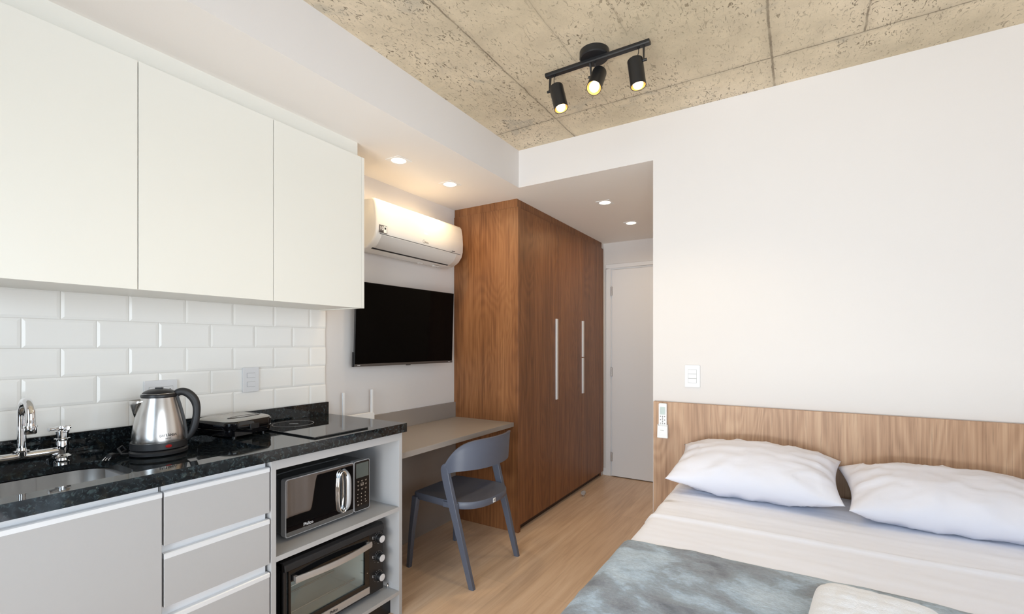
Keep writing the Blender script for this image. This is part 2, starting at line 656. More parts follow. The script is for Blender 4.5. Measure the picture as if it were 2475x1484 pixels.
struct('floor', MB().box(XW - .15, XR + .15, YB - .15, YE + .15, -0.12, 0.0), M['floor'], 'light oak laminate floor with boards running towards the entrance')
struct('ceiling', MB().box(XC - .95, XR + .15, YB - .15, YF + .02, ZC, ZC + .15), M['concrete'], 'raw concrete ceiling slab with formwork joints')
struct('wall_left', MB().box(XW - .15, XW, YB - .15, YE + .15, 0.0, ZC + .15), M['wall'], 'white wall behind the kitchen, screen and desk')
struct('wall_front', MB().box(XC, XR + .15, YF, YE + .15, 0.0, ZC + .15), M['wall'], 'white wall above the headboard')
struct('wall_end', MB().box(XW, XC, YE, YE + .15, 0.0, ZC + .15), M['wall'], 'white wall around the entrance door')
mb = MB()
mb.box(XR, XR + .15, YB - .15, -0.90, 0, ZC)
mb.box(XR, XR + .15, 1.10, YF, 0, ZC)
mb.box(XR, XR + .15, -0.90, 1.10, 0, .62)
mb.box(XR, XR + .15, -0.90, 1.10, 2.28, ZC)
struct('wall_right', mb, M['wall'], 'white wall right of the bed')
win = thing('window_2', 'side window in a white frame beside the bed', 'window', (XR + .08, 0.10, 0.62), kind='structure')
mb = MB()
for a, b in ((-.90, -.85), (.075, .125), (1.05, 1.10)):
    mb.box(XR + .05, XR + .10, a, b, .62, 2.28)
mb.box(XR + .05, XR + .10, -.90, 1.10, .62, .67)
mb.box(XR + .05, XR + .10, -.90, 1.10, 2.23, 2.28)
obj('window_frame', mb, M['alu'], win, world=True, bevel=.003)
for a, b in ((-.85, .075), (.125, 1.05)):
    obj('pane', MB().box(XR + .072, XR + .078, a, b, .67, 2.23), M['pane'], win, world=True)
mb = MB()
mb.box(XW, -1.55, YB - .15, YB, 0, ZC)
mb.box(1.05, XR, YB - .15, YB, 0, ZC)
mb.box(-1.55, 1.05, YB - .15, YB, 2.40, ZC)
struct('wall_back', mb, M['wall'], 'white wall around the balcony window')
# L-shaped dropped ceiling over the kitchen strip and the corridor
mb = MB().prism([(XW, YB), (-1.57, YB), (-1.57, YF), (XC, YF), (XC, YE), (XW, YE)], ZS, ZC + .15, 'z')
o = struct('trim_1', mb, M['soffit'], 'white dropped soffit over the kitchen and corridor')
o.data.materials.append(M['wall'])            # underside colour brightened to stand for light; upright faces keep the wall paint
for p in o.data.polygons:
    if abs(p.normal.z) < .5:
        p.material_index = 1

win = thing('window_1', 'sliding balcony window in a white frame', 'window', (-0.25, YB - .08, 0.0), kind='structure')
mb = MB()
for x0, x1 in ((-1.55, -1.49), (-0.28, -0.22), (0.99, 1.05)):
    mb.box(x0, x1, YB - .11, YB - .05, 0.0, 2.40)
mb.box(-1.55, 1.05, YB - .11, YB - .05, 0.0, 0.06)
mb.box(-1.55, 1.05, YB - .11, YB - .05, 2.34, 2.40)
obj('window_frame', mb, M['alu'], win, world=True, bevel=.003)
for x0, x1 in ((-1.49, -0.28), (-0.22, 0.99)):
    obj('pane', MB().box(x0, x1, YB - .083, YB - .077, 0.06, 2.34), M['pane'], win, world=True)

# entrance door
d = thing('door_1', 'plain white entrance door at the end of the corridor', 'door', (-1.2, YE, 0), kind='structure')
obj('door_leaf', MB().box(-1.597, -0.797, YE - .030, YE - .004, 0.008, 2.095), M['doorw'], d, world=True, bevel=.003)
mb = MB()
mb.box(-1.665, -1.612, YE - .022, YE, 0, 2.112)
mb.box(-0.782, -0.729, YE - .022, YE, 0, 2.112)
mb.box(-1.665, -0.729, YE - .022, YE, 2.112, 2.155)
mb.box(-1.612, -1.601, YE - .012, YE, 0, 2.099)
mb.box(-0.793, -0.782, YE - .012, YE, 0, 2.099)
mb.box(-1.612, -0.782, YE - .012, YE, 2.099, 2.112)
obj('casing', mb, M['doorw'], d, world=True, bevel=.003)
obj('gap', MB().box(-1.601, -0.793, YE - .005, YE - .002, 0.0, 2.099), M['dark'], d, world=True)
for z in (0.20, 1.06, 1.88):
    mb = MB()
    mb.cyl((-1.600, YE - .036, z - .045), (-1.600, YE - .036, z + .045), .006, seg=12)
    mb.box(-1.611, -1.588, YE - .034, YE - .029, z - .045, z + .045)
    obj('hinge', mb, M['steelh'], d, world=True)
mb = MB()
mb.cyl((-0.86, YE - .03, 1.02), (-0.86, YE - .075, 1.02), .009)
mb.tube([(-0.86, YE - .072, 1.02), (-0.90, YE - .075, 1.02), (-0.98, YE - .075, 1.02)], .009)
mb.lathe([(0, 0), (.024, 0), (.024, -.008), (0, -.008)], (-0.86, YE - .03, 1.02), 24, 'y')
obj('door_handle', mb, M['chrome'], d, world=True, smooth=True)
struct('baseboard_end', MB().box(-1.70, -1.667, YE - .012, YE, 0, 0.07), M['doorw'], 'short white skirting beside the entrance door', bevel=.002)
struct('baseboard_corridor', MB().box(XC - .012, XC, YF + .02, YE, 0, 0.07), M['doorw'], 'white skirting along the corridor', bevel=.002)

# metro tiles (bevelled), one surface pattern
def tiles():
    mb = MB()
    P, Q = 0.2, 0.104
    ymin, ymax, zmin, zmax = YB + .02, 1.678, 0.95, 1.56
    mb2 = MB().box(XW, XW + .006, ymin, ymax, zmin, 1.60)
    g = 0.0012
    for r in range(-6, 2):
        z0 = 1.532 + r * Q
        z1 = z0 + Q
        off = 0.0785 if r % 2 == 0 else -0.022
        k = -12
        while True:
            y0 = 1.40 + off + k * P
            k += 1
            y1 = y0 + P
            if y0 > ymax: break
            if y1 < ymin: continue
            a0, a1 = max(y0 + g, ymin), min(y1 - g, ymax)
            b0, b1 = max(z0 + g, zmin), min(z1 - g, 1.60)
            if a1 - a0 < .004 or b1 - b0 < .004: continue
            i = 0.009
            xb, xt = XW + .0065, XW + .0092
            c0 = a0 + i if a0 > ymin else a0
            c1 = a1 - i if a1 < ymax else a1
            if c1 <= c0: c0 = c1 = (a0 + a1) / 2
            d0, d1 = b0 + i, b1 - i
            if d1 <= d0: d0 = d1 = (b0 + b1) / 2
            vs = [(xb - .001, a0, b0), (xb - .001, a1, b0), (xb - .001, a1, b1), (xb - .001, a0, b1),
                  (xb + .001, a0, b0), (xb + .001, a1, b0), (xb + .001, a1, b1), (xb + .001, a0, b1),
                  (xt, c0, d0), (xt, c1, d0), (xt, c1, d1), (xt, c0, d1)]
            mb.add(vs, [(0, 1, 5, 4), (1, 2, 6, 5), (2, 3, 7, 6), (3, 0, 4, 7), (4, 5, 9, 8), (5, 6, 10, 9), (6, 7, 11, 10), (7, 4, 8, 11), (8, 9, 10, 11)])
    t = struct('trim_2', mb2, M['grout'], 'pale grout bed of the tiled splashback')
    o = obj('wall_tiles', mb, M['tile'], t, weld=False)
    return t
tiles()

# ------------------------------------------------------------------ wall cabinets
XU = -1.905    # front plane of doors
ZU0, ZU1 = 1.524, 2.300
seams = [0.208, 0.684, 1.163, 1.634]
names = ['leftmost white wall cabinet, above the kitchen tap', 'middle white wall cabinet, above the kettle and socket',
         'rightmost white wall cabinet, beside the air conditioner']
for i in range(3):
    y0, y1 = seams[i], seams[i + 1]
    t = thing('wall_cabinet', names[i], 'cabinet', (XW, (y0 + y1) / 2, ZU0), group='white wall cabinets above the worktop')
    mb = MB()
    th = .016
    mb.box(XW, XU - .020, y0, y1, ZU0 + .004, ZU0 + .004 + th)
    mb.box(XW, XU - .020, y0, y1, ZU1 - th, ZU1)
    mb.box(XW, XU - .020, y0, y0 + th, ZU0 + .02, ZU1 - th)
    mb.box(XW, XU - .020, y1 - th, y1, ZU0 + .02, ZU1 - th)
    mb.box(XW, XW + .008, y0 + th, y1 - th, ZU0 + .02, ZU1 - th)
    obj('carcass', mb, M['cab'], t, world=True)
    obj('door', MB().box(XU - .018, XU, y0 + .0013, y1 - .0013, ZU0, ZU1), M['cab'], t, world=True, bevel=.001)
    if i == 2:
        obj('end_panel', MB().box(XW, XU, y1, y1 + .018, ZU0, ZU1 + .0), M['cab'], t, world=True, bevel=.001)
struct('trim_3', MB().box(XW, XU - .024, 0.208, 1.628, ZU1 + .001, ZS), M['cab'], 'cream filler panel between wall cabinets and soffit')

# ------------------------------------------------------------------ base units
XB = -1.670    # front plane
ZT0, ZT1 = 0.904, 0.947
def unit_carcass(t, y0, y1):
    mb = MB()
    th = .016
    mb.box(XW + .005, XB - .03, y0, y0 + th, .106, .90)
    mb.box(XW + .005, XB - .03, y1 - th, y1, .106, .90)
    mb.box(XW + .005, XB - .03, y0 + th, y1 - th, .106, .122)
    mb.box(XW + .005, XW + .013, y0 + th, y1 - th, .122, .90)
    obj('carcass', mb, M['grey'], t, world=True)

def gola(t, y0, y1, z0, z1):
    """aluminium channel behind a drawer or door top"""
    mb = MB().box(XB - .030, XB - .020, y0, y1, z0 - .012, z1)
    mb.box(XB - .030, XB - .014, y0, y1, z1 - .002, z1)
    obj('channel', mb, M['alu'], t, world=True)

def strip(parent, y0, y1, z0, z1):
    poly = [(XB - .016, z0), (XB + .0012, z0), (XB + .0012, z1 - .003), (XB - .002, z1), (XB - .022, z1), (XB - .022, z1 - .002), (XB - .016, z1 - .003)]
    mb = MB().prism(poly, y0, y1, 'y')
    obj('handle', mb, M['alu'], parent, world=True, label='pale aluminium edge pull')

t = thing('sink_cabinet', 'grey base cabinet under the sink with one wide door', 'cabinet', (XB, .41, 0.106))
unit_carcass(t, .06, .662)
gola(t, .06, .658, .868, .902)
dr = obj('door', MB().box(XB - .018, XB, .063, .6605, .120, .8645), M['grey'], t, world=True, bevel=.001)
strip(dr, .063, .6605, .8645, .8805)
t = thing('drawer_unit', 'grey base unit with three drawers beside the microwave niche', 'drawer unit', (XB, .835, 0.106))
unit_carcass(t, .664, 1.006)
for (z0, z1) in ((.7135, .8645), (.522, .6715), (.330, .4735), (.122, .290)):
    dr = obj('drawer', MB().box(XB - .018, XB, .6665, 1.004, z0, z1), M['grey'], t, world=True, bevel=.001)
    strip(dr, .6665, 1.004, z1, z1 + .0165)
    gola(t, .666, .999, z1 + .004, z1 + (.038 if z1 > .8 else .048))

t = thing('open_shelf_unit', 'open grey niche unit holding the microwave above the oven', 'shelf unit', (XB, 1.345, 0.0))
obj('side_panel', MB().box(XW + .005, XB, 1.010, 1.030, .106, ZT0), M['grey'], t, world=True, bevel=.0008)
obj('side_panel', MB().box(XW + .005, XB, 1.664, 1.685, 0.0, ZT0), M['grey'], t, world=True, bevel=.0008)
obj('top_rail', MB().box(XB - .018, XB, 1.030, 1.664, .866, ZT0), M['grey'], t, world=True, bevel=.0008)
obj('shelf', MB().box(XW + .015, XB, 1.030, 1.664, .518, .538), M['grey'], t, world=True, bevel=.0008)
obj('shelf', MB().box(XW + .015, XB, 1.030, 1.664, .106, .124), M['grey'], t, world=True, bevel=.0008)
obj('back_panel', MB().box(XW + .005, XW + .013, 1.030, 1.664, .106, .90), M['grey'], t, world=True)
mb = MB().cyl((-1.735, 1.664, .144), (-1.735, 1.652, .144), .006)
mb.cyl((-1.735, 1.652, .144), (-1.735, 1.650, .136), .004)
mb.cyl((-1.742, 1.658, .124), (-1.742, 1.658, .133), .004)
obj('shelf_pin', mb, M['chrome'], t, world=True, smooth=True)
struct('baseboard_kitchen', MB().box(-1.745, -1.730, .06, 1.664, 0, .106), M['plinth'], 'black recessed plinth under the base units')

# ------------------------------------------------------------------ granite worktop with wet area and sink hole
XFR, YR = -1.655, 1.703
XRIM = -1.725   # inner edge of the front rim
XREC = -2.185   # back of the recess
YREC = 1.020
ZR = .930
YL = YB + .02
def worktop():
    t = thing('worktop', 'polished black granite worktop with sunken wet area', 'worktop', ((XFR + XW) / 2, .5, ZT0))
    mb = MB()
    # underside slab and rims
    mb.box(XRIM, XFR, YL, YR, ZT0, ZT1)                    # front rim
    mb.box(XW, XREC, YL, YREC, ZT0, ZT1)                   # back ledge
    mb.box(XW, XRIM, YREC, YR, ZT0, ZT1)                   # dry part
    mb.box(XREC, XRIM, YL, .02, ZT0, ZT1)
    # recessed floor with an opening for the bowl (x -2.112..-1.775, y .08...652)
    cx, cy, hw, hh, r = (-2.112 - 1.772) / 2, .345, .170, .305, .09
    hole = rrect(2 * hw, 2 * hh, r, 8, cx, cy)
    n = len(hole)
    outer = []
    for (px, py) in hole:                                   # project each hole point outwards to the rectangle
        dx, dy = px - cx, py - cy
        k = 1e9
        if dx > 1e-6: k = min(k, (XRIM - cx) / dx)
        if dx < -1e-6: k = min(k, (XREC - cx) / dx)
        if dy > 1e-6: k = min(k, (YREC - cy) / dy)
        if dy < -1e-6: k = min(k, (.02 - cy) / dy)
        outer.append((cx + dx * k, cy + dy * k))
    def ringface(z, flip):
        vs = [(p[0], p[1], z) for p in hole] + [(p[0], p[1], z) for p in outer]
        fs = [(i, (i + 1) % n, (i + 1) % n + n, i + n) for i in range(n)]
        mb.add(vs, fs)
    ringface(ZR, False)
    ringface(ZT0 + .004, True)
    vs = [(p[0], p[1], ZR) for p in hole] + [(p[0], p[1], ZT0 + .004) for p in hole]
    mb.add(vs, [(i, i + n, (i + 1) % n + n, (i + 1) % n) for i in range(n)])
    # corner fillers of the fan
    for (X, Y) in ((XRIM, YREC), (XREC, YREC), (XRIM, .02), (XREC, .02)):
        best = sorted(outer, key=lambda q: (q[0] - X) ** 2 + (q[1] - Y) ** 2)
        ps = [q for q in best if abs(q[0] - X) < 1e-5][:1] + [q for q in best if abs(q[1] - Y) < 1e-5][:1]
        if len(ps) == 2:
            mb.add([(X, Y, ZR), (ps[0][0], ps[0][1], ZR), (ps[1][0], ps[1][1], ZR)], [(0, 1, 2)])
    obj('slab', mb, M['granite'], t, world=True, weld=True)
    obj('upstand', MB().box(XW, XW + .020, YL, YR - .012, ZT1, 1.017), M['granite'], t, world=True, bevel=.0015)
    # sink
    s = thing('kitchen_sink', 'stainless steel sink bowl set under the black worktop', 'sink', (cx, cy, ZT0 - .16))
    mb = MB()
    def loop(off, z, rr):
        return [(p[0], p[1], z) for p in rrect(2 * (hw + off), 2 * (hh + off), rr, 8, cx, cy)]
    outerl = [loop(.018, ZT0 - .001, .10), loop(.018, ZT0 - .004, .10), loop(.012, ZT0 - .10, .10), loop(-.012, ZT0 - .150, .09), loop(-.05, ZT0 - .160, .07)]
    innerl = [loop(-.05, ZT0 - .155, .07), loop(-.016, ZT0 - .145, .09), loop(.004, ZT0 - .10, .10), loop(.008, ZT0 - .001, .10)]
    mb.rings(outerl + [loop(-.12, ZT0 - .162, .04)], closed_ends=False)
    mb.rings([loop(-.12, ZT0 - .157, .04)] + innerl, closed_ends=False)
    mb.rings([innerl[-1], outerl[0]], closed_ends=False)
    mb.add([(p[0], p[1], p[2]) for p in loop(-.12, ZT0 - .157, .04)], [tuple(range(36))])
    obj('bowl', mb, M['sink'], s, world=True, smooth=True, angle=50)
    mb = MB().lathe([(0, 0), (.02, 0), (.022, .003), (.042, .004), (.045, 0), (.045, -.02), (0, -.02)], (cx, cy, ZT0 - .1565), 32)
    obj('drain', mb, M['chrome'], s, world=True, smooth=True)
worktop()

# tap: bridge mixer on the back of the wet area
def tap():
    t = thing('kitchen_tap', 'chrome bridge tap with swan-neck spout over the sink', 'tap', (-2.15, .46, ZR))
    X = -2.15
    mb = MB()
    for y in (.556, .36):
        mb.lathe([(0, 0), (.022, 0), (.022, .008), (.017, .012), (.015, .02), (.026, .022), (.026, .026), (.016, .034), (.018, .060), (.0155, .078), (.021, .082),
                  (.021, .086), (.0165, .088), (.0165, .106), (.019, .108), (.019, .112), (.010, .116), (0, .116)], (X, y, ZR), 28)
    mb.tube([(X, .36, .975), (X, .442, .975), (X, .450, .976), (X, .458, .982)], [.0125, .0125, .011, .009], 16)
    mb.tube([(X, .556, .975), (X, .474, .975), (X, .466, .976), (X, .458, .982)], [.0125, .0125, .011, .009], 16)
    obj('mixer_body', mb, M['chrome'], t, world=True, smooth=True)
    mb = MB().lathe([(.010, 0), (.014, .003), (.014, .016), (.020, .018), (.020, .021), (.014, .022), (.012, .030)], (X, .458, .972), 24)
    pts = [(X, .458, .98), (X, .458, 1.03), (X, .458, 1.075)]
    R = .048
    for k in range(13):
        a = PI - (PI + .10) * k / 12
        pts.append((X + R + R * math.cos(a), .458, 1.105 + (R + .004) * math.sin(a)))
    e = pts[-1]
    pts.append((e[0] - .001, .458, e[2] - .012))
    mb.tube(pts, [.0125] + [.0115] * (len(pts) - 1), 20)
    obj('spout', mb, M['chrome'], t, world=True, smooth=True)
    mb = MB().lathe([(0, 0), (.0135, 0), (.0145, .002), (.0145, .020), (.0165, .021), (.0165, .026), (.0130, .027), (.0125, .036), (0, .036)], (e[0] - .002, .458, e[2] - .044), 24)
    obj('aerator', mb, M['chrome'], t, world=True, smooth=True)
    for y in (.556, .36):
        mb = MB()
        zc = ZR + .121
        mb.lathe([(0, -.008), (.012, -.008), (.014, 0), (.012, .008), (0, .009)], (X, y, zc), 20)
        for a in (.35, .35 + PI / 2, .35 + PI, .35 + 1.5 * PI):
            L = .040 if abs(a - .35 - 1.5 * PI) < .1 else .024
            dx, dy = math.cos(a), math.sin(a)
            mb.tube([(X, y, zc), (X + dx * .008, y + dy * .008, zc), (X + dx * L, y + dy * L, zc + .001)], [.005, .0055, .0065], 12)
        obj('cross_handle', mb, M['chrome'], t, world=True, smooth=True)
tap()

# ------------------------------------------------------------------ kettle
def kettle(cx, cy, az):
    t = thing('electric_kettle', 'brushed steel electric kettle with black handle on a black base', 'kettle', (cx, cy, ZR), az)
    # local: handle towards +x
    KZ = 1.07
    mb = MB().lathe([(0, .002), (.080, .002), (.089, .004), (.090, .014), (.084, .019), (0, .019)], seg=56)
    obj('power_base', mb, M['softblack'], t, smooth=True)
    mb = MB().lathe([(0, .021), (.084, .021), (.0875, .024), (.0865, .045), (.0835, .0455), (0, .0455)], seg=56)
    obj('lower_band', mb, M['softblack'], t, smooth=True)
    prof = [(.0830, .0455), (.0835, .052), (.0815, .075), (.0765, .105), (.0700, .135), (.0625, .165), (.0560, .188), (.0530, .200)]
    mb = MB().lathe(prof, seg=64)
    obj('body', mb, M['steel'], t, smooth=True)
    # spout: V-shaped lip on the -x side
    mb = MB()
    top = .1985
    A = []
    for k in range(13):
        a = PI * .5 * (k / 12 - .5) * 1.15
        A.append((a,))
    outer = []
    for zf in (0, .25, .5, .75, 1.0):
        z = .130 + (top - .010 - .130) * zf
        rb = .0700 + (.0565 - .0700) * (z - .135) / (.188 - .135)
        loop = []
        wdt = .036 * zf + .001
        out = .003 + .034 * zf
        for k in range(9):
            s_ = -1 + 2 * k / 8
            y = wdt * s_
            x = -(math.sqrt(max(rb * rb - y * y, 0)) + out * (1 - abs(s_) ** 1.8) - .0005)
            loop.append((x, y, z))
        outer.append(loop)
    mb.rings(outer, closed_ends=False, wrap=False)
    o = obj('spout', mb, M['steel'], t, smooth=True)
    so = o.modifiers.new('solid', 'SOLIDIFY')
    so.thickness = .0015
    mb = MB().lathe([(.0535, .196), (.0565, .199), (.0565, .205), (.0545, .2085), (0, .2085)], seg=56)
    obj('collar', mb, M['black'], t, smooth=True)
    mb = MB().lathe([(.0550, .2088), (.0560, .2100), (.0550, .2112), (0, .2112)], seg=56)
    obj('rim_ring', mb, M['chrome'], t, smooth=True)
    mb = MB().lathe([(.052, .2112), (.047, .2165), (.034, .2225), (.018, .2255), (0, .2265)], seg=48)
    mb.box(-.012, .012, -.008, .008, .222, .2300)
    obj('lid', mb, M['black'], t, smooth=True)
    # handle
    pts = [(.050, 0, .205), (.064, 0, .2120), (.081, 0, .2100), (.097, 0, .1985), (.110, 0, .180), (.1165, 0, .156), (.1165, 0, .130), (.1130, 0, .104), (.108, 0, .082), (.099, 0, .062), (.086, 0, .046), (.078, 0, .040)]
    rr = [.012, .0125, .0135, .014, .0140, .0125, .0118, .0125, .0120, .0110, .0100, .009]
    sm = []
    sr = []
    for i in range(len(pts) - 1):                       # Catmull-Rom
        p0 = Vector(pts[max(i - 1, 0)]); p1 = Vector(pts[i]); p2 = Vector(pts[i + 1]); p3 = Vector(pts[min(i + 2, len(pts) - 1)])
        for k in range(4):
            u = k / 4
            sm.append(0.5 * ((2 * p1) + (p2 - p0) * u + (2 * p0 - 5 * p1 + 4 * p2 - p3) * u * u + (3 * p1 - p0 - 3 * p2 + p3) * u ** 3))
            sr.append(rr[i] + (rr[i + 1] - rr[i]) * u)
    sm.append(Vector(pts[-1])); sr.append(rr[-1])
    mb = MB().tube(sm, sr, 16, squash=(1.05, .95))
    # strip along the body that carries the handle
    st = []
    for r, z in prof:
        st.append([(r - .004, -.011, z), (r + .006, -.009, z), (r + .006, .009, z), (r - .004, .011, z)])
    mb.rings(st)
    mb.box(.086, .099, -.007, .007, .2075, .2150)
    obj('handle', mb, M['softblack'], t, smooth=True)
    # level light + printed name on the side facing the room
    a = -1.13
    mb = MB().lathe([(0, .0), (.007, .0), (.0062, .0015), (0, .0018)], (0, 0, 0), 20, 'x')
    mb.xf(Matrix.Rotation(a, 4, 'Z') @ Matrix.Translation((.0868, 0, .034)) @ Matrix.Diagonal((1, 1.5, .8, 1)))
    obj('indicator_light', mb, M['red'], t, smooth=True)
    for body, size, z, mt in (('BRITÂNIA', .0125, .0705, M['ink']), ('INOX', .007, .060, M['greyink'])):
        r = .0827 if z > .065 else .0833
        rot = Matrix.Rotation(a, 3, 'Z') @ Matrix.Rotation(.12, 3, 'Y').inverted() @ ROT_X
        c = text('printed_name', body, size, mt, t, Matrix.Rotation(a, 3, 'Z') @ Vector((r, 0, z)), rot, world=False, extrude=.0003)
    # cord with plug, lying left of the base
    ca = 2.75
    pts = [(-.085, -.02, .010), (-.105, -.028, .012), (-.118, -.012, .028), (-.110, .006, .034), (-.098, .004, .020), (-.112, -.010, .010), (-.125, -.030, .010)]
    mb = MB().tube(pts, .0042, 10)
    mb.tube([(-.122, -.026, .011), (-.130, -.040, .012), (-.136, -.056, .011)], [.007, .011, .010], 12)
    c = obj('power_cord', mb, M['black'], t, smooth=True)
    mb = MB()
    for k in (-1, 0, 1):
        mb.cyl((-.136 + k * .008, -.055, .011), (-.141 + k * .008, -.073, .005), .0022, seg=10)
    obj('plug_pins', mb, M['chrome'], c, smooth=True)
    t.scale = (1, 1, KZ)
kettle(-2.045, .800, math.radians(62))

# ------------------------------------------------------------------ sandwich press
def press():
    t = thing('sandwich_press', 'low black sandwich press with glossy grey lid, beside the kettle', 'sandwich press', (-2.105, 1.108, ZT1), math.radians(10))
    def sh(w, h, r): return rrect(w, h, r, 8)
    mb = MB()
    L = [(.215, .200, .03, .008), (.225, .210, .035, .014), (.232, .216, .04, .034), (.228, .212, .04, .036)]
    mb.rings([[(p[0], p[1], z) for p in sh(w_, h_, r)] for w_, h_, r, z in L])
    for sx in (-1, 1):
        for sy in (-1, 1):
            mb.lathe([(0, 0), (.010, 0), (.010, .009), (0, .009)], (sx * .085, sy * .070, 0), 16)
    mb.box(.112, .128, -.10, -.02, .012, .034)
    obj('lower_plate', mb, M['gloss'], t, smooth=True)
    mb = MB()
    L = [(.228, .212, .04, .038), (.234, .218, .045, .041), (.236, .220, .045, .062), (.228, .212, .05, .070), (.205, .194, .05, .074)]
    mb.rings([[(p[0], p[1], z) for p in sh(w_, h_, r)] for w_, h_, r, z in L])
    obj('upper_housing', mb, M['gloss'], t, smooth=True)
    mb = MB()
    L = [(.231, .215, .05, .0695), (.224, .208, .05, .0735), (.196, .184, .05, .0785), (.10, .10, .03, .0805)]
    mb.rings([[(p[0], p[1], z) for p in sh(w_, h_, r)] for w_, h_, r, z in L])
    obj('lid', mb, plain('grey_gloss_lid', srgb(176, 173, 168), .22, .3), t, smooth=True, label='glossy grey lid')
    mb = MB()
    L = [(1.0, .0790), (.97, .0815), (.86, .0815), (.80, .079)]
    mb.rings([[(.058 + .022 * k * math.cos(a * PI / 16), .080 * k * math.sin(a * PI / 16), z) for a in range(32)] for k, z in L])
    obj('oval_grip', mb, M['gloss'], t, smooth=True)
    mb = MB().box(.1165, .1215, -.022, .022, .030, .052)
    obj('latch', mb, M['black'], t, bevel=.002)
press()

# ------------------------------------------------------------------ cooktop
def cooktop():
    x0, x1, y0, y1 = -2.205, -1.700, 1.215, 1.497
    t = thing('cooktop', 'flat black ceramic glass cooktop let onto the granite', 'cooktop', ((x0 + x1) / 2, (y0 + y1) / 2, ZT1))
    obj('glass_plate', MB().box(x0, x1, y0, y1, ZT1, ZT1 + .0065), M['cook'], t, world=True, bevel=.002)
    def ring(cx, cy, r, w_):
        mb = MB()
        z = ZT1 + .0066
        n = 72
        mb.lathe([(r - w_, 0), (r, 0), (r, .0003), (r - w_, .0003), (r - w_, 0)], (cx, cy, z), n)
        return mb
    obj('burner_ring', ring(-2.085, 1.372, .093, .0028), plain('printed_ring', srgb(150, 150, 150), .4), t, world=True)
    mb = MB()
    z = ZT1 + .0066
    for k in range(3):
        a = -.5 + .5 * k
        mb.tube([(-2.085 - .012 + .008 * k, 1.372 - .012 + k * .006, z), (-2.080 + .004 * k, 1.372 + .004 * k, z), (-2.070 + .004 * k, 1.372 + .012, z)], .0011, 6)
    obj('burner_mark', mb, plain('printed_mark', srgb(150, 150, 150), .4), t, world=True)
cooktop()

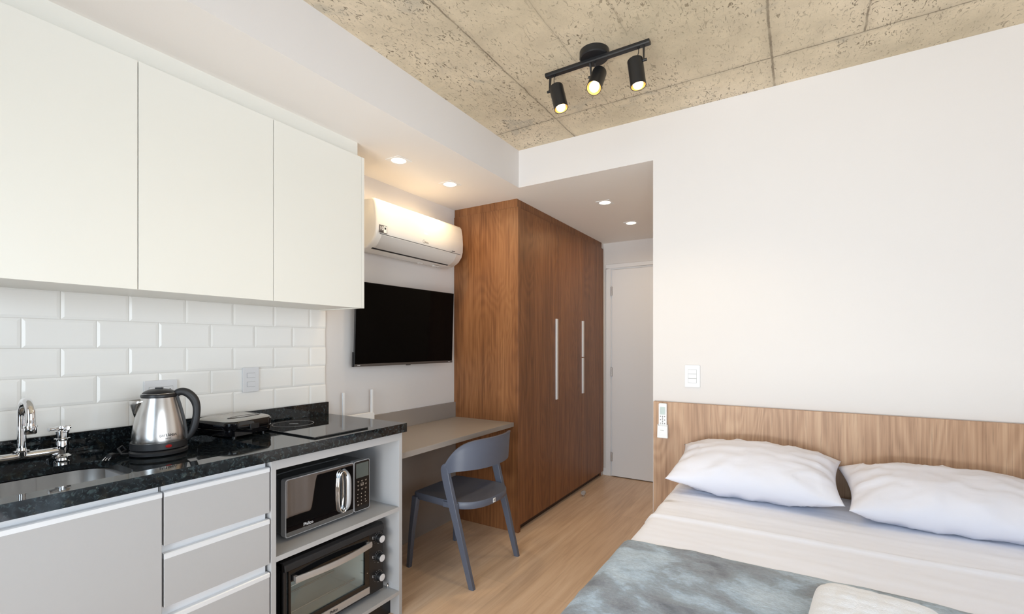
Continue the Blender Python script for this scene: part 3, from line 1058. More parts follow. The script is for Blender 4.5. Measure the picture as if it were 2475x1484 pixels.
# ------------------------------------------------------------------ microwave
def microwave():
    y0, y1, z0, z1, xf = 1.122, 1.556, .5535, .790, -1.757
    t = thing('microwave_oven', 'silver and black microwave on the upper niche shelf', 'microwave', (-1.93, 1.34, .538))
    body = plain('grey_microwave_paint', srgb(88, 90, 92), .3, .4)
    mb = MB().prism(rrect(y1 - y0 - .012, z1 - z0 - .006, .012, 4, (y0 + y1) / 2, (z0 + z1) / 2 - .001), -2.10, xf - .030, 'x')
    obj('housing', mb, body, t, world=True, smooth=True, angle=30)
    mb = MB().tube([(-1.865, y0 + .03, z1 - .001), (-1.865, y0 + .10, z1 + .003), (-1.865, y1 - .10, z1 + .003)], .003, 8)
    obj('top_ridge', mb, body, t, world=True, smooth=True)
    for y in (y0 + .05, y1 - .05):
        for x in (-2.05, -1.82):
            obj('foot', MB().lathe([(0, 0), (.012, 0), (.012, .018), (0, .018)], (x, y, .5385), 16), M['black'], t, world=True)
    ys = 1.462
    silver = plain('silver_door_frame', srgb(172, 173, 176), .28, .25)
    def plate(a0, a1, name, m, xa, xb, inset=0.0, r=.010):
        mb = MB().prism(rrect(a1 - a0 - 2 * inset, z1 - z0 - 2 * inset, r, 5, (a0 + a1) / 2, (z0 + z1) / 2), xa, xb, 'x')
        return mb
    dr = obj('door', plate(y0, ys - .001, 'door', silver, xf - .030, xf), silver, t, world=True, smooth=True, angle=30)
    obj('window', plate(y0, ys - .001, 'w', M['gloss'], xf - .002, xf + .0010, .0035, .008), M['mirror'], dr, world=True, label='black mirror-like door glass')
    # printed name
    text('printed_name', 'Philco', .019, M['silverink'], dr, (xf + .0012, 1.225, .585), ROT_X, bold=.0003)
    # D-shaped handle
    cy, cz, hw, hh = 1.392, (z0 + z1) / 2 + .002, .021, .092
    pts = []
    for k in range(40):
        a = 2 * PI * k / 40
        yy = cy + hw * math.copysign(abs(math.cos(a)) ** .8, math.cos(a))
        zz = cz + hh * math.copysign(abs(math.sin(a)) ** .75, math.sin(a))
        pts.append((xf + .010 + .004 * math.cos(a), yy, zz))
    loops = []
    n = len(pts)
    for i in range(n + 1):
        p = Vector(pts[i % n]); a = Vector(pts[(i - 1) % n]); b = Vector(pts[(i + 1) % n])
        T = (b - a).normalized()
        N = Vector((1, 0, 0)); B = T.cross(N).normalized()
        loops.append([p + N * .0085 * math.cos(q * PI / 5) + B * .0042 * math.sin(q * PI / 5) for q in range(10)])
    mb = MB().rings(loops, closed_ends=False)
    h = obj('handle', mb, M['chrome'], dr, world=True, smooth=True)
    # broad satin grip on its right
    loops = []
    for k in range(17):
        u = -1 + 2 * k / 16
        z = cz + u * (hh + .006)
        bul = (1 - abs(u) ** 4)
        yc = cy + .021 + .004 * bul - .008 * abs(u) ** 6
        ww = .011 - .003 * abs(u) ** 4
        x = xf + .002 + .026 * (1 - abs(u) ** 5)
        loops.append([(x - .008, yc - ww, z), (x, yc - ww * .7, z), (x + .003, yc, z), (x, yc + ww * .8, z), (x - .010, yc + ww, z)])
    mb = MB().rings(loops)
    obj('grip', mb, silver, h, world=True, smooth=True, angle=60)
    # control panel
    cp = obj('control_panel', plate(ys + .001, y1, 'c', silver, xf - .030, xf, 0, .010), silver, t, world=True, smooth=True, angle=30)
    obj('panel_glass', plate(ys + .001, y1, 'c', M['gloss'], xf - .002, xf + .0010, .0035, .008), plain('dark_panel_glass', srgb(34, 30, 28), .12), cp, world=True)
    disp = plain('display_window', srgb(92, 96, 92), .08)
    obj('display', MB().box(xf + .0008, xf + .0018, ys + .012, y1 - .008, z1 - .080, z1 - .012), disp, cp, world=True, bevel=.0004)
    mb = MB()
    x = xf + .0014
    def mark(yc, zc, w_, h_):
        mb.box(x - .0004, x, yc - w_ / 2, yc + w_ / 2, zc - h_ / 2, zc + h_ / 2)
    cols = [1.487, 1.509, 1.532]
    for r, zz in enumerate([.694, .676, .656]):
        for c in cols:
            mark(c, zz, .010, .0014)
            mark(c, zz - .004, .007, .0010)
    for r in range(4):
        for c, yc in enumerate(cols):
            if r < 3 or c == 1:
                mark(yc - .003 if c == 0 else yc - .004, .634 - r * .0165, .0032, .0042)
    mark(cols[0], .585, .010, .0014); mark(cols[0], .581, .008, .0014); mark(cols[2], .590, .010, .0014)
    # outlined start key
    mb.box(x - .0004, x, 1.502, 1.518, .6815, .6827); mb.box(x - .0004, x, 1.502, 1.518, .6700, .6712)
    mb.box(x - .0004, x, 1.502, 1.5032, .670, .6827); mb.box(x - .0004, x, 1.5168, 1.518, .670, .6827)
    obj('key_marks', mb, plain('beige_key_print', srgb(190, 176, 160), .5), cp, world=True)
microwave()

# ------------------------------------------------------------------ toaster oven
def oven():
    y0, y1, z0, z1, xf = 1.098, 1.617, .146, .470, -1.722
    t = thing('toaster_oven', 'black countertop oven with glass door on the lower niche shelf', 'oven', (-1.90, 1.36, .124))
    xb = -2.10
    yp = 1.532     # start of the control column
    mb = MB()
    # shell around an open cavity
    mb.box(xb, xf - .02, y0, y1, z1 - .022, z1 - .004)
    mb.box(xb, xf - .02, y0, y1, z0, z0 + .018)
    mb.box(xb, xf - .02, y0, y0 + .014, z0, z1 - .006)
    mb.box(xb, xf - .02, yp, y1, z0, z1 - .006)
    mb.box(xb, xb + .01, y0, y1, z0, z1 - .006)
    obj('housing', mb, M['black'], t, world=True, bevel=.002)
    mb = MB()
    c0, c1, d0, d1 = y0 + .016, yp - .002, z0 + .020, z1 - .024
    mb.box(xb + .011, xb + .013, c0, c1, d0, d1)
    mb.box(xb + .011, xf - .022, c0, c0 + .002, d0, d1)
    mb.box(xb + .011, xf - .022, c1 - .002, c1, d0, d1)
    mb.box(xb + .011, xf - .022, c0, c1, d1 - .002, d1)
    mb.box(xb + .011, xf - .022, c0, c1, d0, d0 + .002)
    for zz in (.215, .275, .335, .395):        # rack notches on the right lining
        mb.box(xf - .06, xf - .03, c1 - .010, c1 - .002, zz, zz + .030)
        mb.box(xf - .30, xf - .27, c1 - .010, c1 - .002, zz, zz + .030)
    obj('cavity_lining', mb, M['cavity'], t, world=True)
    mb = MB()
    zr = .352
    for k in range(16):
        yy = c0 + .01 + (c1 - c0 - .02) * k / 15
        mb.cyl((xf - .035, yy, zr), (xb + .03, yy, zr), .0013, seg=6)
    for xx in (xf - .035, xf - .19, xb + .03):
        mb.cyl((xx, c0 + .004, zr), (xx, c1 - .004, zr), .0022, seg=8)
    obj('wire_rack', mb, M['chrome'], t, world=True, smooth=True)
    for xx, zz in ((xf - .10, .205), (xf - .25, .205), (xf - .10, .430), (xf - .25, .430)):
        obj('heating_rod', MB().cyl((xx, c0 + .01, zz), (xx, c1 - .01, zz), .004, seg=10), M['steelh'], t, world=True, smooth=True)
    # face frame: top hood, left and right posts
    mb = MB()
    hood = [(xf - .034, z1), (xf - .018, z1), (xf - .004, z1 - .010), (xf, z1 - .030), (xf, z1 - .036), (xf - .034, z1 - .036)]
    mb.prism(hood, y0, y1, 'y')
    mb.box(xf - .034, xf - .010, y0, y0 + .016, z0 + .012, z1 - .036)
    mb.box(xf - .034, xf - .010, y0, y1, z0, z0 + .012)
    obj('face_frame', mb, M['softblack'], t, world=True, bevel=.003)
    for y in (y0 + .05, y1 - .05):
        for x in (xb + .05, xf - .06):
            obj('foot', MB().lathe([(0, 0), (.012, 0), (.014, .022), (0, .022)], (x, y, .1245), 16), M['black'], t, world=True)
    # door
    e0, e1, f0, f1 = y0 + .018, yp - .006, z0 + .014, z1 - .038
    xd = xf - .004
    mb = MB()
    mb.box(xd - .010, xd, e0, e0 + .010, f0 + .052, f1 - .046)
    mb.box(xd - .010, xd, e1 - .026, e1, f0 + .052, f1 - .046)
    mb.box(xd - .010, xd, e0, e1, f1 - .046, f1)
    mb.box(xd - .010, xd, e0, e1, f0 + .030, f0 + .052)
    dr = obj('door', mb, M['gloss'], t, world=True)
    obj('glass', MB().box(xd - .008, xd - .005, e0 + .009, e1 - .025, f0 + .050, f1 - .044), M['ovenglass'], dr, world=True, label='see-through oven glass')
    obj('lower_trim', MB().box(xd - .010, xd + .004, e0, e1, f0, f0 + .031), M['steelh'], dr, world=True, bevel=.001)
    text('printed_name', 'Philco', .017, M['ink'], dr, (xd + .0045, 1.325, f0 + .015), ROT_X, bold=.0003)
    loops = []
    h0, h1 = e0 + .018, e1
    for k in range(21):
        u = k / 20
        y = h0 + (h1 - h0) * u
        x = xd + .018 + .022 * math.sin(PI * u)
        zc = f1 - .036
        loops.append([(x - .006, y, zc - .012), (x + .002, y, zc - .013), (x + .004, y, zc), (x + .002, y, zc + .013), (x - .006, y, zc + .012)])
    mb = MB().rings(loops)
    mb.box(xd, xd + .018, h0 + .004, h0 + .016, f1 - .046, f1 - .026)
    mb.box(xd, xd + .018, h1 - .016, h1 - .004, f1 - .046, f1 - .026)
    obj('handle', mb, M['steelh'], dr, world=True, smooth=True)
    for zz in (f1 - .055, f0 + .10):
        obj('screw', MB().lathe([(0, 0), (.0028, 0), (.002, .0018), (0, .002)], (xd, e1 - .012, zz), 12, 'x'), M['chrome'], dr, world=True)
    # control column
    cp = obj('control_panel', MB().box(xf - .034, xf - .006, yp - .004, y1, z0, z1 - .036), M['black'], t, world=True, bevel=.003)
    for q, zz in enumerate((.402, .310, .217)):
        yy = 1.583
        mb = MB().lathe([(0, 0), (.0235, 0), (.0225, .004), (.0195, .006), (.0185, .026), (.0175, .028), (0, .028)], (xf - .006, yy, zz), 40, 'x')
        kn = obj('knob', mb, M['black'], cp, world=True, smooth=True)
        mb = MB().lathe([(0, 0), (.0165, 0), (.0165, .001), (0, .0012)], (xf + .022, yy, zz), 40, 'x')
        obj('knob_cap', mb, M['silverink'], kn, world=True, smooth=True)
        mb = MB()
        for a in range(-4, 13):
            if a in (-3, 11): continue
            an = math.radians(a * 22)
            p = (yy + .0275 * math.cos(an), zz + .0275 * math.sin(an))
            mb.box(xf - .006, xf - .0054, p[0] - .0008, p[0] + .0008, p[1] - .0008, p[1] + .0008)
        for k in range(3):
            mb.box(xf - .006, xf - .0054, yy - .037 + .001, yy - .031, zz + .014 - k * .0045, zz + .016 - k * .0045)
        obj('dial_marks', mb, M['silverink'], cp, world=True)
oven()

# ------------------------------------------------------------------ switches and sockets
def plate(name, label, cat, origin, w_, h_, face, parts):
    """face 'x': on the kitchen wall looking +X; face 'y': looking -Y"""
    t = thing(name, label, cat, origin)
    th = .007
    def P(outl, a, b):
        mb = MB()
        if face == 'x':
            mb.prism([(origin[1] + p[0], origin[2] + p[1]) for p in outl], origin[0] + a, origin[0] + b, 'x')
        else:
            mb.prism([(origin[0] + p[0], origin[2] + p[1]) for p in outl], origin[1] - a, origin[1] - b, 'y')
        return mb
    obj('cover_plate', P(rrect(w_, h_, .004, 3), 0, th), M['switch'], t, world=True, bevel=.0012)
    for nm, cx, cy, pw, ph, kind in parts:
        obj('module_gap', P(rrect(pw + .0016, ph + .0016, .0008, 2, cx, cy), th, th + .0004), M['greyink'], t, world=True)
        o = obj(nm, P(rrect(pw, ph, .0008, 2, cx, cy), th, th + (.0022 if kind else .0010)), M['switch'], t, world=True, bevel=.0004)
        if kind == 2:
            mb = MB()
            for dx in (-.0095, 0, .0095):
                mb.lathe([(0, 0), (.0024, 0), (.0024, .0004), (0, .0004)], (origin[0] + th + .0022, origin[1] + cx + dx, origin[2] + cy - (0 if dx else .004)), 12, 'x')
            obj('socket_holes', mb, M['ink'], o, world=True)
    return t
plate('light_switch', 'white two-key switch on the tiles above the cooktop', 'switch', (XW + .0105, 1.256, 1.169), .078, .118, 'x',
      [('rocker', .0, .020, .038, .022, 1), ('rocker', .0, -.022, .038, .022, 1)])
plate('wall_socket', 'white horizontal socket plate on the tiles behind the kettle', 'socket', (XW + .0105, .884, 1.152), .118, .076, 'x',
      [('socket_face', -.022, 0, .040, .022, 2), ('socket_face', .022, 0, .040, .022, 2)])
plate('light_switch', 'white three-key switch on the wall above the headboard', 'switch', (-0.479, YF, 1.167), .078, .120, 'y',
      [('rocker', .0, .024, .042, .0225, 1), ('rocker', .0, .0, .042, .0225, 0), ('rocker', .0, -.024, .042, .0225, 1)])

# ------------------------------------------------------------------ router
t = thing('wifi_router', 'white router with two upright antennas behind the worktop end', 'router', (-2.215, 1.89, .783))
mb = MB().prism(rrect(.20, .140, .012, 5, 1.89, .783 + .070), -2.235, -2.205, 'x')
obj('case', mb, M['white'], t, world=True, smooth=True, angle=30)
for y0, zt in ((1.775, 1.060), (1.985, 1.062)):
    mb = MB().prism(rrect(.0125, zt - .895, .003, 3, y0, (zt + .895) / 2), -2.228, -2.218, 'x')
    obj('antenna', mb, M['white'], t, world=True, bevel=.001)

# ------------------------------------------------------------------ desk
t = thing('desk', 'taupe wall desk between the kitchen and the wardrobe', 'desk', (-1.98, 2.27, 0.0))
obj('desktop', MB().box(XW + .001, -1.717, 1.686, 2.833, .753, .783), M['greyd'], t, world=True, bevel=.0012)
obj('desk_upstand', MB().box(XW + .001, XW + .018, 1.995, 2.833, .783, .896), M['greyd'], t, world=True, bevel=.0008)
obj('back_panel', MB().box(XW + .001, XW + .018, 1.686, 2.833, .0, .753), M['greyd'], t, world=True)

# ------------------------------------------------------------------ wardrobe
def wardrobe():
    xw = -1.682
    y0, y1 = 2.834, 4.535
    t = thing('wardrobe', 'tall walnut built-in wardrobe with white bar pulls', 'wardrobe', (-1.97, 3.68, 0))
    obj('end_panel', MB().box(XW + .002, xw, y0, y0 + .030, 0, 2.317), M['wood'], t, world=True, bevel=.0015)
    mb = MB()
    mb.box(XW + .002, xw - .022, y0 + .03, y1, .05, .07)
    mb.box(XW + .002, xw - .022, y0 + .03, y1, 2.28, 2.315)
    mb.box(XW + .002, XW + .01, y0 + .03, y1, .07, 2.28)
    mb.box(XW + .002, xw - .022, 3.973, 3.991, .07, 2.28)
    mb.box(XW + .002, xw - .022, y1 - .018, y1, 0, 2.28)
    obj('carcass', mb, M['wood'], t, world=True)
    obj('cornice', MB().box(XW + .002, xw - .016, y0 + .008, y1 - .006, 2.317, ZS), M['wood'], t, world=True)
    seam = [y0 + .030, 3.431, 3.982, y1]
    for i in range(3):
        dr = obj('door', MB().box(xw - .020, xw - .001, seam[i] + .0012, seam[i + 1] - .0012, .048, 2.314), M['wood'], t, world=True, bevel=.0008)
        if i == 1:
            bars = [(3.433, 3.463, .888, 1.549)]
        elif i == 2:
            bars = [(3.978, 4.012, .889, 1.215), (3.978, 4.012, 1.223, 1.555)]
        else:
            bars = []
        for a, b, z0, z1 in bars:
            mb = MB().box(xw - .001, xw + .010, a, b, z0, z1)
            obj('bar_pull', mb, M['alu'], dr, world=True, bevel=.0015, label='white aluminium bar pull')
    obj('toe_kick', MB().box(xw - .050, xw - .035, y0 + .03, y1 - .018, 0, .05), M['kick'], t, world=True)
wardrobe()
struct('wall_corridor', MB().box(XW, -1.70, 4.537, YE, 0, ZS), M['wall'], 'narrow strip of white wall between wardrobe and entrance door')

# door stop on the corridor floor
t = thing('door_stop', 'small round chrome door stop on the corridor floor', 'door stop', (-1.604, 3.83, 0))
mb = MB().lathe([(0, 0), (.012, 0), (.012, .003), (.0045, .005), (.0045, .012), (0, .012)], (-1.604, 3.83, 0), 20)
obj('foot', mb, M['chrome'], t, world=True, smooth=True)
mb = MB().lathe([(0, 0), (.018, 0), (.020, .004), (.020, .024), (.018, .028), (0, .028)], (-1.604, 3.816, .030), 28, 'y')
obj('stop_barrel', mb, M['steelh'], t, world=True, smooth=True)

# ------------------------------------------------------------------ television
def tv():
    BLc = Vector((-2.197, 1.832, 0)); BRc = Vector((-2.145, 2.668, 0))
    zb, zt = 1.208, 1.708
    ang = math.atan2(BRc.y - BLc.y, BRc.x - BLc.x)
    W = (BRc - BLc).length
    t = thing('television', 'black flat television on the wall beneath the air conditioner', 'television', (-2.17, 2.25, zb))
    ux = (BRc - BLc).normalized()
    nrm = Vector((ux.y, -ux.x, 0))        # faces the room (+x)
    tilt = .018 / .5
    def P(a, h, dpt):
        """a along width, h height, dpt towards the room"""
        return BLc + ux * a + Vector((0, 0, zb + h)) + nrm * (dpt + h * tilt)
    def slab(a0, a1, h0, h1, d0, d1):
        vs = [P(a, h, dd) for dd in (d0, d1) for (a, h) in ((a0, h0), (a1, h0), (a1, h1), (a0, h1))]
        return MB().add(vs, [(0, 1, 2, 3), (7, 6, 5, 4), (0, 4, 5, 1), (1, 5, 6, 2), (2, 6, 7, 3), (3, 7, 4, 0)])
    H = zt - zb
    obj('bezel', slab(0, W, .0, H, -.012, 0), M['softblack'], t, world=True, bevel=.001)
    obj('screen', slab(.003, W - .003, .015, H - .003, -.001, .0008), M['screen'], t, world=True)
    obj('lower_bar', slab(0, W, -.001, .014, -.010, .0025), plain('gunmetal_bar', srgb(96, 92, 90), .35, .6), t, world=True, bevel=.0008)
    obj('rear_housing', slab(.06, W - .06, .02, .28, -.040, -.012), M['black'], t, world=True, bevel=.004)
    obj('side_cover', slab(-.004, .004, -.002, .085, -.020, -.006), M['black'], t, world=True)
    obj('wall_bracket', MB().box(XW, -2.19, 2.15, 2.35, 1.33, 1.50), M['black'], t, world=True)
    obj('sensor_tab', slab(W * .48, W * .52, -.006, 0, -.008, .0), M['softblack'], t, world=True)
    for a in (.028, W - .035):
        obj('printed_mark', slab(a - .010, a + .010, .0055, .0080, .0024, .0029), M['silverink'], t, world=True)
tv()

# ------------------------------------------------------------------ air conditioner
def aircon():
    y0, y1 = 1.866, 2.682
    t = thing('air_conditioner', 'white split air conditioner mounted high on the wall', 'air conditioner', (XW, 2.27, 1.90))
    prof = [(XW, 1.903), (-2.19, 1.893), (-2.13, 1.905), (-2.088, 1.930), (-2.062, 1.962), (-2.050, 2.000), (-2.048, 2.060), (-2.052, 2.120),
            (-2.062, 2.170), (-2.072, 2.183), (-2.085, 2.188), (XW, 2.193)]
    loops = []
    ends = [(0, .012), (.004, .004), (.012, 0)]
    ys = [(y0, .012), (y0 + .003, .005), (y0 + .012, 0), (y1 - .012, 0), (y1 - .003, .005), (y1, .012)]
    for y, ins in ys:
        l = []
        for (x, z) in prof:
            cx, cz = -2.17, 2.045
            l.append((max(XW, x - ins * (1 if x > -2.2 else 0)), y, z + (ins if z < cz else -ins) * (.6 if x > XW else 0)))
        loops.append(l)
    obj('casing', MB().rings(loops), M['acwhite'], t, world=True, smooth=True, angle=40)
    # front panel seam, louver, outlet slot
    def band(pts, a0, a1, lift, th=.0015):
        mb = MB()
        l0 = []
        for y in (a0, a1):
            up = []
            for i, (x, z) in enumerate(pts):
                a = pts[max(i - 1, 0)]; b = pts[min(i + 1, len(pts) - 1)]
                n = Vector((b[1] - a[1], 0, -(b[0] - a[0]))).normalized()
                up.append((x, z, n))
            l0.append([(x + n.x * (lift + th), y, z + n.z * (lift + th)) for x, z, n in up] + [(x + n.x * (lift - .002), y, z + n.z * (lift - .002)) for x, z, n in reversed(up)])
        return mb.rings(l0)
    obj('panel_seam', band([(-2.0565, 1.979), (-2.0548, 1.983)], y0 + .03, y1 - .03, .0002, .0006), M['greyink'], t, world=True)
    lou = [(-2.122, 1.909), (-2.105, 1.918), (-2.085, 1.932), (-2.067, 1.954), (-2.058, 1.976)]
    obj('louver', band(lou, y0 + .045, y1 - .075, .0006, .0015), M['acgrey'], t, world=True, smooth=True)
    obj('outlet_slot', band([(-2.133, 1.9035), (-2.123, 1.908)], y0 + .035, y1 - .085, .0008, .0010), M['ink'], t, world=True)
    # energy sticker and lettering follow the panel
    def onp(name, s, size, y, x, z, m, tilt=0.0, bold=0.0):
        rot = Matrix.Rotation(tilt, 3, 'Y') @ ROT_X
        return text(name, s, size, m, t, (x, y, z), rot, bold=bold, extrude=.0002)
    mb = MB()
    st = obj('energy_sticker', MB().box(-2.0505, -2.0470, y0 + .018, y0 + .078, 1.985, 2.030), plain('sticker_grey', srgb(96, 92, 94), .5), t, world=True)
    obj('sticker_panel', MB().box(-2.0472, -2.0466, y0 + .052, y0 + .075, 1.988, 2.027), M['white'], st, world=True)
    obj('sticker_badge', MB().box(-2.0467, -2.0462, y0 + .057, y0 + .069, 2.008, 2.020), M['ink'], st, world=True)
    obj('sticker_bar', MB().box(-2.0472, -2.0466, y0 + .022, y0 + .048, 1.989, 1.994), M['ink'], st, world=True)
    onp('sticker_text', '10', .030, y0 + .036, -2.0466, 2.011, M['white'], bold=.0004)
    mb = MB()
    for k in range(28):
        a = math.radians(60 + 300 * k / 27)
        mb.box(-2.0482, -2.0474, 2.262 + .0105 * math.cos(a) - .0007, 2.262 + .0105 * math.cos(a) + .0007, 2.002 + .0105 * math.sin(a) - .0007, 2.002 + .0105 * math.sin(a) + .0007)
    obj('logo_mark', mb, M['greyink'], t, world=True)
    onp('logo_text', 'Midea', .0165, 2.286, -2.0478, 1.999, M['greyink'])
    obj('small_print', MB().box(-2.0505, -2.0480, 2.548, 2.582, 1.988, 1.992), M['ink'], t, world=True)
    obj('clip', MB().box(-2.20, -2.18, 2.36, 2.40, 1.888, 1.896), M['acgrey'], t, world=True, bevel=.002)
    obj('clip', MB().box(-2.19, -2.17, 2.50, 2.56, 1.888, 1.896), M['acgrey'], t, world=True, bevel=.002)
aircon()

# ------------------------------------------------------------------ downlights
def downlight(x, y, label, power):
    t = thing('downlight', label, 'downlight', (x, y, ZS), group='square recessed downlights in the soffit')
    mb = MB()
    o = [(sx * .052, sy * .052) for sx, sy in ((-1, -1), (1, -1), (1, 1), (-1, 1))]
    n = 48
    circ = [(.041 * math.cos(2 * PI * k / n), .041 * math.sin(2 * PI * k / n)) for k in range(n)]
    sq = []
    for cx_, cy_ in circ:
        k = .052 / max(abs(cx_), abs(cy_))
        sq.append((cx_ * k, cy_ * k))
    mb.rings([[(p[0], p[1], -.0005) for p in sq], [(p[0], p[1], -.003) for p in sq], [(p[0] * 1.02, p[1] * 1.02, -.003) for p in circ], [(p[0], p[1], -.001) for p in circ]], closed_ends=False)
    obj('frame', mb, M['white'], t)
    mb = MB().lathe([(0, -.0022), (.038, -.0022), (.041, -.0015), (.041, -.0008), (0, -.0008)], seg=40)
    obj('lens', mb, M['lens'], t, smooth=True)
    l = bpy.data.lights.new('downlight_lamp', 'AREA')
    l.shape = 'DISK'
    l.size = .07
    l.energy = power
    l.spread = math.radians(165)
    l.color = (1.0, .74, .42)
    lo = bpy.data.objects.new('lamp_light', l)
    COL.objects.link(lo)
    lo.parent = t
    lo.location = (0, 0, -.006)
downlight(-1.915, 1.905, 'lit square downlight nearest the wall cabinets', 1.3)
downlight(-1.915, 2.36, 'lit square downlight above the television, next to the wardrobe', 2.1)
downlight(-1.195, 3.256, 'lit square corridor downlight nearer the bed', 1.5)
downlight(-1.205, 3.921, 'lit square corridor downlight nearer the entrance door', 1.5)

# ------------------------------------------------------------------ track light
def tracklight():
    t = thing('ceiling_spotlight', 'black ceiling bar with three round spot heads on the concrete', 'ceiling light', (-.757, 1.93, ZC))
    mb = MB().lathe([(0, 0), (.064, 0), (.064, -.026), (.060, -.030), (0, -.030)], (-.757, 1.93, ZC), 48)
    obj('canopy', mb, M['black'], t, world=True, smooth=True)
    mb = MB()
    hw = .0145
    zt, zb = ZC - .030, ZC - .047
    arc = [(1.93 - hw, zt), (1.93 - hw, zb + .006), (1.93 - hw + .004, zb + .001), (1.93 + hw - .004, zb + .001), (1.93 + hw, zb + .006), (1.93 + hw, zt)]
    mb.prism(arc, -.994, -.514, 'x')
    obj('bar', mb, M['black'], t, world=True, bevel=.001)
    heads = [((-.945, 1.935, 2.524), (-.914, 1.925, 2.412), -.972, -1), ((-.742, 1.952, 2.536), (-.738, 1.876, 2.432), -.775, -1), ((-.577, 1.93, 2.528), (-.561, 1.925, 2.412), -.540, 1)]
    for a, b, xs, sd in heads:
        A = Vector(a); B = Vector(b)
        D = (B - A).normalized()
        L = (B - A).length
        rot = D.to_track_quat('Z', 'Y').to_matrix().to_4x4()
        base = Matrix.Translation(A) @ rot
        R = .032
        mb = MB().lathe([(0, 0), (R - .002, 0), (R, .002), (R, L), (R - .0018, L), (R - .0018, .012), (0, .012)], seg=40)
        mb.xf(base)
        h = obj('spot_head', mb, M['black'], t, world=True, smooth=True)
        mb = MB().lathe([(R - .0022, .030), (R - .0022, L - .002), (.012, .030)], seg=40).xf(base)
        obj('inner_reflector', mb, M['brass'], h, world=True, smooth=True)
        # bulb
        rb = .0215
        zc_ = L - .011
        pr = [(.011, .014), (.012, .035)] + [(rb * math.sin(q), zc_ - rb * math.cos(q)) for q in [PI * (i / 12) for i in range(3, 13)]]
        mb = MB().lathe(pr, seg=32).xf(base)
        obj('bulb', mb, M['bulb'], h, world=True, smooth=True)
        # bracket arm, pivot knob, wire
        top = Vector((xs, 1.93, ZC - .046))
        piv = A + D * .012 + Vector((sd * (R + .004), 0, 0))
        mb = MB()
        d1 = Vector((sd * .0035, 0, 0)); d2 = Vector((0, .006, 0))
        mb.rings([[top - d1 - d2, top + d1 - d2, top + d1 + d2, top - d1 + d2], [piv - d1 * .5 - d2, piv + d1 * .5 - d2, piv + d1 * .5 + d2, piv - d1 * .5 + d2]])
        mb.cyl(piv - Vector((sd * .008, 0, 0)), piv + Vector((sd * .012, 0, 0)), .0055, seg=14)
        obj('bracket', mb, M['black'], h, world=True)
        w0 = Vector((xs - sd * .022, 1.93, ZC - .046))
        w2 = A + D * .001
        mid = (w0 + w2) / 2 + Vector((sd * .012, -.004, -.010))
        pts = []
        for k in range(9):
            u = k / 8
            pts.append(w0 * (1 - u) ** 2 + mid * 2 * u * (1 - u) + w2 * u * u)
        mb = MB().tube(pts, .0018, 8)
        mb.lathe([(0, 0), (.006, 0), (.006, -.004), (0, -.005)], tuple(w0), 14)
        obj('wire', mb, M['black'], h, world=True, smooth=True)
        l = bpy.data.lights.new('spot_lamp', 'SPOT')
        l.energy = 4.5
        l.color = (1.0, .78, .48)
        l.spot_size = math.radians(120)
        l.spot_blend = .6
        l.shadow_soft_size = .024
        lo = bpy.data.objects.new('bulb_light', l)
        COL.objects.link(lo)
        lo.parent = t
        Bp = B + D * .022
        lo.location = Bp - t.location
        lo.rotation_euler = D.to_track_quat('-Z', 'Y').to_euler()
tracklight()

